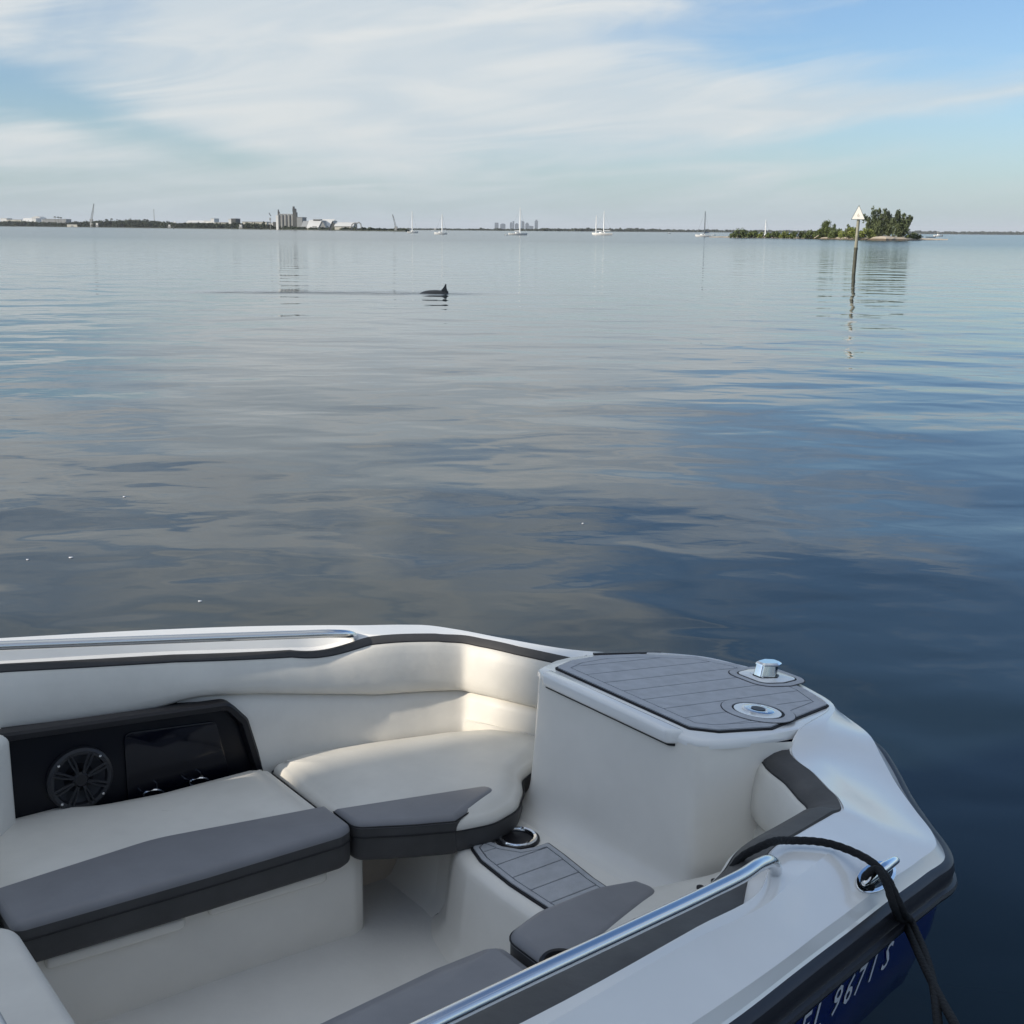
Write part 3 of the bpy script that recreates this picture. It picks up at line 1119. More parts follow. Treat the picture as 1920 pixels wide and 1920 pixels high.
# ---- cushions
def cushion(name, outline, z0, z1, crown, top_mat='vinyl_light', r=.03, label=None):
    o = slab(name, outline, z0, z1, None, boat, bev=r, crown=crown, mats=['vinyl_dark', top_mat], nb=5, topmat=1, sidemat=0)
    return o


# port front cushion
pf = round_poly([(-.742, .345), (-.60, .265), (-.47, .205), (-.36, .182), (-.25, .215), (-.165, .300), (-.118, .372), (.03, .445), (.13, .50), (.115, .62), (.02, .735), (-.12, .80), (-.40, .88), (-.64, .925), (-.742, .90)],
                [.045, .3, .2, .15, .12, .15, .08, .05, .05, .06, .08, .2, .3, .10, .03], 5)
cf = cushion('cushion', pf, .437, .546, .016)
def half(poly, p, q):
    """keep the side of line p->q that lies to its left"""
    a_, b_ = (q[1] - p[1]), -(q[0] - p[0])
    return clip_poly([tuple(t) for t in poly], a_, b_, a_ * p[0] + b_ * p[1])


def soften(poly, centre, r_):
    """round the corners of poly that lie near the given points"""
    P = np.asarray(poly, float)
    keep = [P[0]]
    for p in P[1:]:
        if np.linalg.norm(p - keep[-1]) > .002: keep.append(p)
    P = np.array(keep)
    rad = [r_ if min(np.linalg.norm(p - np.asarray(c_)) for c_ in centre) < .03 else 0.0 for p in P]
    return round_poly(P, rad, 5)


ccw = lambda p: np.asarray(p) if area2(p) > 0 else np.asarray(p)[::-1]
pA_, pB_, pC_ = Pz(845, 1537, .56)[:2], Pz(952, 1466, .56)[:2], Pz(624, 1517, .56)[:2]
acc = half(half(ccw(pf), pA_, pB_), pB_, pC_)
acc = ccw(soften(acc, [pB_], .030))
slab('accent_panel', inset(acc, -.004), .4365, .5640, None, cf, bev=.020, nb=5, mats=['vinyl_dark', 'vinyl_mid'], topmat=1, sidemat=0)
tube('seam_piping', [(*p, .5480) for p in np.vstack([inset(acc, -.0045), inset(acc, -.0045)[:1]])], .0026, 'seam', cf, 6, caps=False)
# seam down the cushion's side at the accent
# piping along top edge of the side band
e1 = inset(ccw(pf), -.0050)
tube('edge_piping', [(*p, .516) for p in np.vstack([e1, e1[:1]])], .0026, 'seam', cf, 6, caps=False)

# port aft cushion
pa = round_poly([(-1.70, .355), (-1.2, .335), (-.80, .330), (-.757, .350), (-.757, .88), (-.82, .915), (-1.12, .915), (-1.30, .945), (-1.42, 1.02), (-1.70, 1.02)],
                [.03, .5, .05, .03, .03, .05, .3, .2, .1, .01], 5)
ca = cushion('cushion', pa, .437, .544, .016)
acc2 = half(half(ccw(pa), (-.757, .503), (-1.25, .602)), (-1.25, .602), (-1.70, .570))
acc2 = ccw(soften(acc2, [(-1.25, .602)], .4))
slab('accent_panel', inset(acc2, -.004), .4365, .5635, None, ca, bev=.022, nb=5, mats=['vinyl_dark', 'vinyl_mid'], topmat=1, sidemat=0)
e2 = inset(ccw(pa), -.0050)
tube('edge_piping', [(*p, .514) for p in np.vstack([e2, e2[:1]])], .0026, 'seam', ca, 6, caps=False)

# starboard cushions
sf = round_poly([(-.742, -.40), (-.62, -.362), (-.42, -.358), (-.25, -.41), (-.10, -.445), (.06, -.455), (.14, -.55), (.07, -.69), (-.1, -.78), (-.39, -.86), (-.64, -.92), (-.742, -.92)],
                [.05, .15, .2, .2, .15, .06, .05, .06, .2, .3, .1, .03], 5)
cs = cushion('cushion', sf, .437, .556, .018)
acc3 = half(half(ccw(sf), (-.742, -.60), (-.29, -.465)), (-.29, -.465), (-.315, -.38))
acc3 = ccw(soften(acc3, [(-.29, -.465)], .04))
slab('accent_panel', inset(acc3, -.004), .4365, .5800, None, cs, bev=.026, nb=5, mats=['vinyl_dark', 'vinyl_mid'], topmat=1, sidemat=0)
tube('seam_piping', [(*p, .5600) for p in np.vstack([inset(acc3, -.0045), inset(acc3, -.0045)[:1]])], .0026, 'seam', cs, 6, caps=False)
sa = round_poly([(-2.0, -.45), (-1.4, -.425), (-.95, -.385), (-.80, -.385), (-.757, -.41), (-.757, -.92), (-1.2, -.96), (-2.0, -1.05)], [.01, .3, .2, .05, .04, .03, .2, .01], 5)
cs2 = cushion('cushion', sa, .437, .558, .020, 'vinyl_mid')
# round black drink holder on the starboard bolster
dq = Pz(1052, 1806, .582)
dh = empty('drink_holder', (float(dq[0]), float(dq[1]), .580)); dh.parent = boat
revolve('holder_rim', [(.050, -.02), (.052, .006), (.047, .012), (.040, .010), (.037, .0), (.036, -.01)], (0, 0, 0), 'black_plastic', dh, 32, cap0=False, cap1=False)
revolve('holder_well', [(.037, -.004), (.0, -.006)], (0, 0, 0), 'black_plastic', dh, 32, cap0=False)

# bulkhead at the aft end of the bow cockpit: padded top, dark trim
slab('bulkhead_pad', round_poly([(-1.885, -1.05), (-1.885, .30), (-1.712, .30), (-1.712, -1.05)], [.02, .05, .07, .02], 6), .20, .622, 'vinyl_light', boat, bev=.045, nb=6)
slab('bulkhead_trim', [(-1.925, -1.05), (-1.925, .31), (-1.885, .31), (-1.885, -1.05)], .18, .60, 'vinyl_dark', boat, bev=.008)
slab('console', round_poly([(-2.9, .34), (-1.93, .34), (-1.93, 1.05), (-2.9, 1.05)], .05, 4), .17, .98, 'gelcoat', boat, bev=.04)
slab('console', round_poly([(-2.9, -.30), (-1.93, -.30), (-1.93, -1.05), (-2.9, -1.05)], .05, 4), .17, .92, 'gelcoat', boat, bev=.04)
mat('windscreen_frame', (0.03, 0.03, 0.033), 0.4)
for va, vb, zt in ((.38, 1.02, .98), (-1.02, -.34, .92)):
    sc_ = [(-2.02, va, zt - .01), (-2.02, vb, zt - .01), (-2.16, vb, zt + .19), (-2.16, va, zt + .19)]
    ws = mk('windscreen', sc_ + [(p[0] - .008, p[1], p[2]) for p in sc_], [(0, 1, 2, 3), (7, 6, 5, 4), (0, 4, 5, 1), (1, 5, 6, 2), (2, 6, 7, 3), (3, 7, 4, 0)], 'glass_tint', boat, 0)
    tube('windscreen_frame', [sc_[0], sc_[3], sc_[2], sc_[1]], .012, 'windscreen_frame', ws, 8)
    slab('dash_pad', round_poly([(-2.85, va + .05), (-2.2, va + .05), (-2.2, vb - .05), (-2.85, vb - .05)], .05, 4), zt - .02, zt + .05, 'vinyl_dark', boat, bev=.02)
box('cushion_end_trim', (-1.735, .44, .30), (-1.718, .80, .575), 'gelcoat', boat, .005)


# stitched seams and snap fasteners on the upholstery
for x_, y_ in ((1313, 1664), (1340, 1652)):
    q_ = Pz(x_, y_, .576)
    revolve('snap_fastener', [(.010, -.004), (.010, .003), (.006, .005), (0, .005)], tuple(q_), 'black_plastic', cs, 14)


# ---- grab rails
def rail(pts, r=.0155):
    return tube('grab_rail', cr(np.array(pts), 6), r * .88, 'steel', boat, 14)


pr_ = [tuple(G(x_, y_, .016)) for x_, y_ in ((-160, 1218), (0, 1211), (200, 1203), (400, 1195.5), (560, 1190), (625, 1188))]
rail([(-2.3, pr_[0][1] + .06, g(-2.3) + .016)] + pr_ + [tuple(G(652, 1189.5, .006)), tuple(G(664, 1194, -.012)), tuple(G(664, 1199, -.03))], .0165)
rq = [tuple(G(*p_)) for p_ in ((820, 1915, .062), (1000, 1829, .062), (1200, 1735, .060), (1340, 1668, .058), (1395, 1640, .058), (1425, 1621, .056), (1444, 1616, .046))]
rp = (-2.1, rq[0][1] - .11, rq[0][2] + .06)
rail([rp] + rq + [tuple(G(1453, 1624, .026)), tuple(G(1453, 1636, .0)), tuple(G(1451, 1644, -.02))], .0165)
# ---- pop-up cleat on the starboard deck
cl0 = G(1642, 1645, -.045)
cleat = empty('mooring_cleat', tuple(cl0)); cleat.parent = boat
p_a, p_b = G(1607, 1664, -.045), G(1683, 1618, -.045)
cdir = (p_b - p_a); cleat.rotation_euler = (0, 0, math.atan2(cdir[1], cdir[0]))
CLZ = 0.0
# follow the deck slope: tilt outboard
cleat.rotation_euler = (R(30), R(4), math.atan2(cdir[1], cdir[0]))
cleat.scale = (1.05, 1.05, 1.05)
ov = [(.085 * math.cos(a), .030 * math.sin(a)) for a in np.linspace(0, 2 * math.pi, 36, endpoint=False)]
slab('cleat_plate', ov, .000, .004, 'chrome', cleat, bev=.0015)
slab('cleat_recess', [(x * .84, y * .74) for x, y in ov], .0035, .0048, 'lens_dark', cleat)
path = [(-.083, 0, .018), (-.060, 0, .028), (-.03, 0, .032), (0, 0, .033), (.03, 0, .032), (.060, 0, .028), (.083, 0, .018)]
tube('cleat_horn', cr(np.array(path), 4), .0115, 'chrome', cleat, 12, taper=list(np.interp(np.linspace(0, 1, 25), [0, .1, .5, .9, 1], [.45, .85, 1.1, .85, .45])))
for s_ in (-.024, .024):
    tube('cleat_leg', [(s_, 0, .002), (s_, 0, .030)], .009, 'chrome', cleat, 12)

# ================================================================== mooring line (rope laid on the boat, hanging over the side)
ropeR = empty('mooring_rope', tuple(BO), TH)
tag(ropeR, 'black braided mooring rope looped through the chrome cleat and hanging overboard', 'rope')


def braid(name, pts, r=.0088):
    """three laid strands: a lobed section that twists along the path"""
    P = cr(np.array([np.asarray(p, float) for p in pts]), 10)
    L_ = np.concatenate([[0], np.cumsum(np.linalg.norm(np.diff(P, axis=0), axis=1))])
    n_ = int(L_[-1] / .0045)
    t_ = np.linspace(0, L_[-1], n_)
    P = np.stack([np.interp(t_, L_, P[:, k]) for k in range(3)], 1)
    rings, prev = [], None
    for i in range(n_):
        t = P[min(i + 1, n_ - 1)] - P[max(i - 1, 0)]
        t /= np.linalg.norm(t) + 1e-12
        a_ = prev if prev is not None else np.array([0, 0, 1.0])
        a_ = a_ - t * a_.dot(t); a_ /= np.linalg.norm(a_)
        b_ = np.cross(t, a_)
        prev = a_
        tw = t_[i] / .034 * 2 * math.pi / 3 * 1.6
        ring = []
        for q in np.linspace(0, 2 * math.pi, 15, endpoint=False):
            rr_ = r * (.90 + .17 * abs(math.cos(1.5 * (q + tw))))
            ring.append(P[i] + rr_ * (math.cos(q) * a_ + math.sin(q) * b_))
        rings.append(ring)
    return loft(name, rings, 'rope_black', ropeR, True, True, True, 60)


cz_ = cl0[2]
pA = [(-.62, -.80, .62), (-.53, -.86, .76), tuple(G(1385, 1612, -.02)), tuple(G(1425, 1588, .022)), tuple(G(1490, 1576, .018)), tuple(G(1560, 1583, .014)), tuple(G(1610, 1602, .004)), tuple(G(1645, 1625, .000)),
      tuple(G(1668, 1655, -.015)), tuple(G(1684, 1690, -.045))]
end1 = bl(CAM + ray(1760, 1935) * 2.35)
mid1 = bl(CAM + ray(1738, 1800) * 2.66)
over = bl(CAM + ray(1706, 1724) * 2.86)
end1b = bl(CAM + ray(1770, 2150) * 2.1)
braid('rope_strand', pA + [over, mid1, end1, end1b])
pB = [tuple(G(1634, 1664, -.050)), tuple(G(1622, 1645, -.020)), tuple(G(1640, 1630, -.002)), tuple(G(1660, 1652, -.012)), tuple(G(1673, 1690, -.045))]
braid('rope_strand', pB + [bl(CAM + ray(1694, 1726) * 2.86), bl(CAM + ray(1728, 1800) * 2.66), bl(CAM + ray(1757, 1860) * 2.5), bl(CAM + ray(1800, 1938) * 2.3), bl(CAM + ray(1920, 2150) * 2.0)])

# ================================================================== flecks drifting on the water
for x_, y_, r_ in ((233, 932, .007), (133, 1046, .009), (52, 1050, .006), (375, 1128, .007), (1093, 982, .005)):
    q_ = on_plane(x_, y_, 0)
    fk = slab('foam_fleck', [(r_ * 1.6 * math.cos(a_) * (1 + .25 * math.sin(3 * a_)), r_ * math.sin(a_)) for a_ in np.linspace(0, 6.283, 9, endpoint=False)], 0, .006, 'letter_white', None, bev=.002)
    fk.location = (float(q_[0]), float(q_[1]), 0)
    tag(fk, 'tiny pale fleck of foam drifting on the near water', 'foam', 'foam flecks on the water')

# ================================================================== dolphin
mat('dolphin_skin', (0.020, 0.024, 0.030), 0.28, var=0.2, vscale=3)


def dolphin():
    root = empty('dolphin', (float(dol[0]), float(dol[1]), 0.0), R(4))
    tag(root, 'dark dolphin arching its back and dorsal fin out of the calm water', 'dolphin')
    # spine along -x (head) to +x (tail), in metres
    sp_ = [(-1.45, -.62, .02), (-1.32, -.56, .07), (-1.10, -.50, .13), (-.85, -.34, .21), (-.55, -.20, .25), (-.2, -.155, .26), (.15, -.17, .25), (.5, -.28, .20), (.85, -.48, .12), (1.1, -.66, .06)]
    S = cr(np.array(sp_), 5)
    rings = []
    for i in range(len(S)):
        x, z, r_ = S[i]
        rings.append([(x, r_ * .92 * math.cos(q), z + r_ * 1.0 * math.sin(q)) for q in np.linspace(0, 2 * math.pi, 18, endpoint=False)])
    body = loft('body', rings, 'dolphin_skin', root, True, True, True, 60)
    # dorsal fin, swept towards the tail
    fin = [(.02, .045), (.10, .10), (.18, .19), (.235, .285), (.262, .325), (.285, .31), (.290, .24), (.300, .16), (.325, .09), (.36, .04), (.36, -.04), (.02, -.04)]
    fin = [(x_, z_ * 1.0) for x_, z_ in fin]
    fin = cr(np.array(fin), 3, True)
    rings = []
    for k, f in ((0, .05), (1, 0.0)):
        pass
    P = np.array(fin)
    q = inset(P, .018)
    loft('dorsal_fin', [[(p[0], -.004, p[1]) for p in q], [(p[0], -.018 - .010 * max(0, (.1 - p[1]) / .1), p[1]) for p in inset(P, .010)], [(p[0], 0, p[1]) for p in P], [(p[0], .018 + .010 * max(0, (.1 - p[1]) / .1), p[1]) for p in inset(P, .010)], [(p[0], .004, p[1]) for p in q]], 'dolphin_skin', root, True, True, True, 60)
    # flukes and flippers below the surface
    for s_ in (-1, 1):
        fl = [(1.05, 0), (1.12, s_ * .14), (1.26, s_ * .30), (1.22, s_ * .12), (1.20, 0)]
        mk('fluke', [(x, y, -.64 + .02 * k - .1 * (x - 1.05)) for k in (0, 1) for x, y in fl], [(4, 3, 2, 1, 0), (5, 6, 7, 8, 9)] + [(i, (i + 1) % 5, 5 + (i + 1) % 5, 5 + i) for i in range(5)], 'dolphin_skin', root, 40)
        fp = [(-.80, s_ * .17), (-.66, s_ * .34), (-.52, s_ * .42), (-.60, s_ * .28), (-.66, s_ * .17)]
        mk('flipper', [(x, y, -.44 - abs(y) * .4 + .02 * k) for k in (0, 1) for x, y in fp], [(4, 3, 2, 1, 0), (5, 6, 7, 8, 9)] + [(i, (i + 1) % 5, 5 + (i + 1) % 5, 5 + i) for i in range(5)], 'dolphin_skin', root, 40)
    root.location.z = .015


dolphin()

# ================================================================== channel marker post
mat('post_wood', (0.30, 0.295, 0.23), 0.8, bump=0.01, bscale=6, var=0.35, vscale=3)
mat('post_wet', (0.075, 0.076, 0.055), 0.55, bump=0.01, bscale=8, var=0.4, vscale=5)
mat('sign_white', (0.82, 0.80, 0.74), 0.5, var=0.08, vscale=4)
mat('sign_edge', (0.05, 0.09, 0.09), 0.6)
mat('sign_mark', (0.42, 0.38, 0.30), 0.6)


def marker():
    b = on_plane(1600.5, 514, 0)
    d = b[1]
    root = empty('channel_marker', (float(b[0]), float(d), 0), 0)
    tag(root, 'wooden channel marker post with white triangular board standing in water', 'marker')
    px = d / FPX                                    # metres per photo pixel at this depth
    top = hgt(1610, 386, d)
    lean = 0.022
    r_ = 3.3 * px
    zz = [-1.5, 0.0, .45, 1.05, 1.42]
    tube('pile_foot', [(lean * z, 0, z) for z in zz], r_, 'post_wet', root, 14, taper=[1.05, 1.0, 1.02, .98, .96])
    zz = [1.38, 1.9, 2.4, top - .18]
    tube('pile', [(lean * z, 0, z) for z in zz], r_ * .93, 'post_wood', root, 14, taper=[1, .97, .95, .90])
    # tide collar
    tube('collar', [(lean * 1.36, 0, 1.34), (lean * 1.44, 0, 1.46)], r_ * 1.12, 'post_wet', root, 14)
    h0, h1 = hgt(1600, 412, d), hgt(1609, 384, d)
    hw = 12.6 * px
    cxx = lean * h0 - .02
    yaw = R(-14)
    rot = lambda x, y: (x * math.cos(yaw) - y * math.sin(yaw), x * math.sin(yaw) + y * math.cos(yaw))

    def tri(sc, y0, y1, name, m_, par, zc=.35):
        zc_ = h0 + (h1 - h0) * zc
        pts = round_poly([(-hw, h0), (hw, h0), (0.0, h1)], .02, 3)
        pts = np.array([(p[0] * sc, zc_ + (p[1] - zc_) * sc) for p in pts])
        rg = []
        for y in (y0, y1):
            rg.append([(cxx + rot(p[0], y)[0], rot(p[0], y)[1], p[1]) for p in pts])
        return loft(name, rg, m_, par, True, True, True, 30)
    board = tri(1.0, -.145, -.105, 'board_backing', 'sign_edge', root)
    tri(.90, -.150, -.144, 'board_face', 'sign_white', root)
    # worn numeral on the board: a faded 6
    cu = bpy.data.curves.new('n', 'FONT'); cu.body = '6'; cu.size = .26; cu.align_x = 'CENTER'
    t = bpy.data.objects.new('n', cu); COL.objects.link(t)
    me = bpy.data.meshes.new_from_object(t.evaluated_get(bpy.context.evaluated_depsgraph_get()))
    bpy.data.objects.remove(t)
    vs = [(cxx + rot(v.co.x, -.153)[0], rot(v.co.x, -.153)[1], h0 + .16 + v.co.y) for v in me.vertices]
    mk('board_numeral', vs, [tuple(p.vertices) for p in me.polygons], 'sign_mark', root, 0)
    for dz in (.12, .42):
        tube('board_bracket', [(cxx - .1, -.08, h0 + dz), (cxx + .1, -.08, h0 + dz)], .03, 'sign_edge', root, 6)


marker()

# ================================================================== sailing boats at anchor
mat('boat_white', (0.80, 0.80, 0.78), 0.3)
mat('boat_cabin', (0.72, 0.73, 0.72), 0.4)
mat('boat_window', (0.02, 0.03, 0.04), 0.2)
mat('mast_white', (0.78, 0.79, 0.78), 0.4)
mat('mast_dark', (0.10, 0.12, 0.14), 0.5)
mat('sail_cover', (0.62, 0.64, 0.66), 0.7)
mat('sail_cover_blue', (0.08, 0.12, 0.2), 0.7)
mat('stay', (0.30, 0.33, 0.36), 0.5)


def hull_mesh(name, L, B, F_, m_, parent, draft=.35):
    rings = []
    for k in range(9):
        t = k / 8
        x = -L / 2 + L * t
        w = B / 2 * (math.sin(math.pi * min(1, .22 + t * .62)) ** .8) * (1 if t < .98 else .12) * (1 - max(0, t - .55) ** 2 * 2.2)
        w = max(w, .06)
        fb = F_ * (1 + .25 * (t - .4) ** 2 * 2)
        xs = x + (.10 * L * (t ** 6))
        rings.append([(xs, w, fb), (xs, w * .92, fb * .45), (x, w * .7, 0), (x, w * .3, -draft), (x, -w * .3, -draft), (x, -w * .7, 0), (xs, -w * .92, fb * .45), (xs, -w, fb)])
    return loft(name, rings, m_, parent, True, True, True, 50)


def sailboat(px, py, hullpx, masts, yaw, label, mastm='mast_white', cover='sail_cover', hullm='boat_white', cat='sailboat', dist=None, stay=True, freeb=1.0):
    """masts: list of (offset in px from hull centre, top py)"""
    if dist is None:
        b = on_plane(px, py, 0)
        dist = b[1]
    p = far(px, dist)
    mpp = dist / FPX
    L = hullpx * mpp / max(.35, abs(math.cos(yaw)))
    root = empty('sailboat', (float(p[0]), float(p[1]), 0), yaw)
    tag(root, label, cat, 'sailboats anchored in the bay')
    fb = max(.8, L * .11) * freeb
    hull_mesh('hull', L, L * .32, fb, hullm, root)
    cab = slab('cabin', round_poly([(-L * .12, -L * .08), (-L * .12, L * .08), (L * .22, L * .055), (L * .22, -L * .055)], .2, 3), fb * .9, fb * 1.55, 'boat_cabin', root, bev=.08)
    for s_ in (-1, 1):
        box('cabin_window', (-L * .04, s_ * L * .079 - .02, fb * 1.15), (L * .10, s_ * L * .079 + .02, fb * 1.36), 'boat_window', cab)
    tube('bow_rail', [(L * .36, L * .06, fb * 1.05), (L * .40, L * .05, fb * 1.6), (L * .52, 0, fb * 1.75), (L * .40, -L * .05, fb * 1.6), (L * .36, -L * .06, fb * 1.05)], .03, 'stay', root, 5)
    for off, tpy in masts:
        mx_ = off * mpp / max(.35, abs(math.cos(yaw))) * (1 if math.cos(yaw) > 0 else -1)
        top = hgt(px, tpy, dist)
        rr_ = .15 + .00014 * dist
        tube('mast', [(mx_, 0, fb * .8), (mx_, 0, top * .5), (mx_, 0, top)], rr_, mastm, root, 8, taper=[1.15, 1.0, .6])
        box('spreader', (mx_ - .04, -.7, top * .62), (mx_ + .04, .7, top * .62 + .06), mastm, root)
        bl_ = min(L * .36, top * .32)
        tube('boom', [(mx_, 0, fb * 2.0), (mx_ - bl_, 0, fb * 2.05)], .07, mastm, root, 6)
        tube('furled_sail', [(mx_ - .1, 0, fb * 2.0 + .2), (mx_ - bl_ * .5, 0, fb * 2.0 + .22), (mx_ - bl_ * .95, 0, fb * 2.0 + .16)], .17, cover, root, 8, taper=[1.1, 1.0, .55])
        if stay:
            tube('forestay', [(L * .52, 0, fb * 1.1), (mx_, 0, top * .97)], .035, 'stay', root, 5)
            tube('backstay', [(-L * .48, 0, fb * 1.1), (mx_, 0, top * .97)], .030, 'stay', root, 5)
    return root


sailboat(773, 437, 18, [(0, 396)], R(8), 'small white sloop lying off the dark low spit by the leaning crane', 'mast_white', 'sail_cover_blue')
sailboat(827, 439.5, 21, [(2, 401)], R(180 + 12), 'low white sloop with raked stay anchored between crane spit and city towers')
sailboat(970, 441, 31, [(5, 389)], R(10), 'white sloop with tall bright mast anchored in front of the city towers')
sailboat(1131, 441, 34, [(-13, 404), (1, 396)], R(175), 'white two masted ketch anchored alone on open water')
sailboat(1319, 444, 25, [(2, 396)], R(186), 'white sloop with thin dark mast anchored off the sandy spit', 'mast_dark', 'sail_cover_blue')
sailboat(1435, 440, 20, [(0, 412)], R(20), 'sloop behind the scrubby island with only its pale mast showing', 'mast_white', dist=620)

# ================================================================== vegetation
mat('leaf_olive', (0.095, 0.125, 0.030), 0.6, col2=(0.038, 0.058, 0.015), vscale=.22, detail=5)
mat('leaf_bright', (0.17, 0.20, 0.04), 0.6, col2=(0.075, 0.10, 0.02), vscale=.3, detail=5)
mat('leaf_pine', (0.10, 0.125, 0.050), 0.65, col2=(0.035, 0.052, 0.022), vscale=.3, detail=5)
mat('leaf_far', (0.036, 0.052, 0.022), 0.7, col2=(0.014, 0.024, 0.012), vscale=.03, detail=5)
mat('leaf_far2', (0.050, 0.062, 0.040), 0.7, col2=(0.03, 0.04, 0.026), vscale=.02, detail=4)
mat('bark', (0.09, 0.07, 0.05), 0.85, var=.3, vscale=2)
mat('sand', (0.50, 0.43, 0.33), 0.9, bump=.05, bscale=.6, var=.2, vscale=.1)
mat('wet_shore', (0.15, 0.115, 0.075), 0.8, bump=.05, bscale=.6, var=.4, vscale=.12)


def leaf_mesh(centres, radii, n, size, stretch=1.0, seed=0, shell=.55):
    """n small leaf faces spread through ellipsoid clumps"""
    rg = np.random.default_rng(seed)
    C_ = np.asarray(centres, float); Rr = np.asarray(radii, float)
    vol = np.prod(Rr, 1) ** (2 / 3)
    k = rg.choice(len(C_), n, p=vol / vol.sum())
    d = rg.normal(size=(n, 3)); d /= np.linalg.norm(d, axis=1)[:, None]
    rad = shell + (1 - shell) * rg.random(n) ** .7
    rad *= 1 + .12 * rg.normal(size=n)
    c = C_[k] + d * Rr[k] * rad[:, None]
    a = rg.normal(size=(n, 3)); a /= np.linalg.norm(a, axis=1)[:, None]
    a[:, 2] = a[:, 2] * stretch
    b = np.cross(a, rg.normal(size=(n, 3))); b /= np.linalg.norm(b, axis=1)[:, None] + 1e-9
    s = size * (.6 + .8 * rg.random(n))[:, None]
    v = np.empty((n, 4, 3))
    v[:, 0] = c - a * s - b * s * .25; v[:, 1] = c + b * s * .55; v[:, 2] = c + a * s + b * s * .1; v[:, 3] = c - b * s * .55
    return v.reshape(-1, 3)


def quads(name, v, m_, parent):
    n = len(v) // 4
    me = bpy.data.meshes.new(name)
    me.vertices.add(len(v)); me.vertices.foreach_set('co', np.asarray(v, dtype=np.float32).ravel())
    me.loops.add(n * 4); me.loops.foreach_set('vertex_index', np.arange(n * 4, dtype=np.int32))
    me.polygons.add(n)
    me.polygons.foreach_set('loop_start', np.arange(0, n * 4, 4, dtype=np.int32))
    me.polygons.foreach_set('loop_total', np.full(n, 4, dtype=np.int32))
    me.update(calc_edges=True)
    me.materials.append(MATS[m_])
    o = bpy.data.objects.new(name, me)
    COL.objects.link(o)
    if parent is not None: o.parent = parent
    return o


def plume_tree(px, dist, base_z, tops, m_, label, name='island_pine', group=None, n=2600, size=.26, seed=1, cat='tree', width=1.0):
    """casuarina-like tree: several stems fanning up, each carrying feathery plumes. tops: [(px, py)] plume tips"""
    p = far(px, dist)
    root = empty(name, (float(p[0]), float(p[1]), base_z))
    tag(root, label, cat, group)
    rg = np.random.default_rng(seed)
    cs_, rs_ = [], []
    trunk_paths = []
    for tx, ty in tops:
        q = far(tx, dist)
        x1, z1 = q[0] - p[0], hgt(tx, ty, dist) - base_z
        y1 = rg.normal() * 1.6
        path = [(rg.normal() * .15, 0, -.1), (x1 * .18, y1 * .2, z1 * .28), (x1 * .55, y1 * .6, z1 * .62), (x1 * .9, y1, z1 * .93)]
        trunk_paths.append(path)
        P = cr(np.array(path), 8)
        for i in range(len(P)):
            t = i / (len(P) - 1)
            if t < .16: continue
            for _ in range(4):
                w = (.55 + 1.25 * math.sin(math.pi * min(1, t * .92 + .12))) * width
                off = rg.normal(size=3) * np.array([w * .62, w * .8, .45])
                off[2] -= abs(off[0]) * .12
                cs_.append(P[i] + off)
                rs_.append(np.array([.48, .48, .62]) * (.55 + .6 * rg.random()))
        for _ in range(2):
            cs_.append(P[-1] + np.array([rg.normal() * .2, 0, .05])); rs_.append(np.array([.3, .3, .6]))
    for path in trunk_paths:
        tube('trunk', cr(np.array(path), 4), .17, 'bark', root, 6, taper=list(np.linspace(1, .25, 13)))
    quads('crown', leaf_mesh(cs_, rs_, n, size, 1.8, seed, .35), m_, root)
    return root


def bush(px, dist, base_z, wpx, top_py, m_, label, name='shrub', group=None, n=700, size=.28, seed=1, cat='shrub'):
    p = far(px, dist)
    mpp = dist / FPX
    root = empty(name, (float(p[0]), float(p[1]), base_z))
    tag(root, label, cat, group)
    h = hgt(px, top_py, dist) - base_z
    w = wpx * mpp / 2
    rg = np.random.default_rng(seed)
    cs_, rs_ = [], []
    for _ in range(18):
        a = rg.uniform(-1, 1)
        hh = h * (1 - .55 * a * a) * rg.uniform(.45, .92)
        cs_.append((a * w * .85, rg.normal() * w * .3, hh * .78)); rs_.append((w * .24, w * .24, h * .20))
        cs_.append((a * w * .9, rg.normal() * w * .3, hh * .32)); rs_.append((w * .26, w * .26, hh * .36))
    for s_ in range(4):
        tube('stem', [(rg.normal() * w * .1, 0, -.1), (rg.normal() * w * .4, 0, h * .6)], .05 + .012 * h, 'bark', root, 5)
    quads('crown', leaf_mesh(cs_, rs_, n, size, 1.2, seed), m_, root)
    return root


# ---- island
ISL = 440.0


def island():
    n = 90
    pxs = np.linspace(1330, 1778, n)
    back, mid, front, toe = [], [], [], []
    for i, x in enumerate(pxs):
        t = (x - 1330) / (1778 - 1330)
        dF = np.interp(x, [1330, 1380, 1500, 1600, 1660, 1710, 1778], [505, 492, 470, 430, 402, 420, 460]) + 1.5 * math.sin(x * .21) + 1.2 * math.sin(x * .57)
        hgt_ = np.interp(x, [1330, 1345, 1400, 1500, 1600, 1650, 1690, 1730, 1778], [.0, .10, .35, .45, .9, 1.25, 1.0, .35, .0]) + .06 * math.sin(x * .35)
        a, b, c_, d_ = far(x, dF), far(x, dF + 4), far(x, dF + 9), far(x, dF + 60)
        toe.append((*a, -.3)); front.append((*b, hgt_ * .45)); mid.append((*c_, hgt_)); back.append((*d_, hgt_ + .2))
    beach = loft('beach', [front, mid, back, [(p[0], p[1] + 2, -.4) for p in back]], 'sand', None, False, smooth=50)
    tag(beach, 'pale sandy bank of the small scrub covered island', kind='structure')
    sh = loft('shore', [toe, [(p[0], p[1] + .0, p[2] + .01) for p in front]], 'wet_shore', None, False, smooth=50)
    tag(sh, 'wet brown foreshore round the small island', kind='structure')


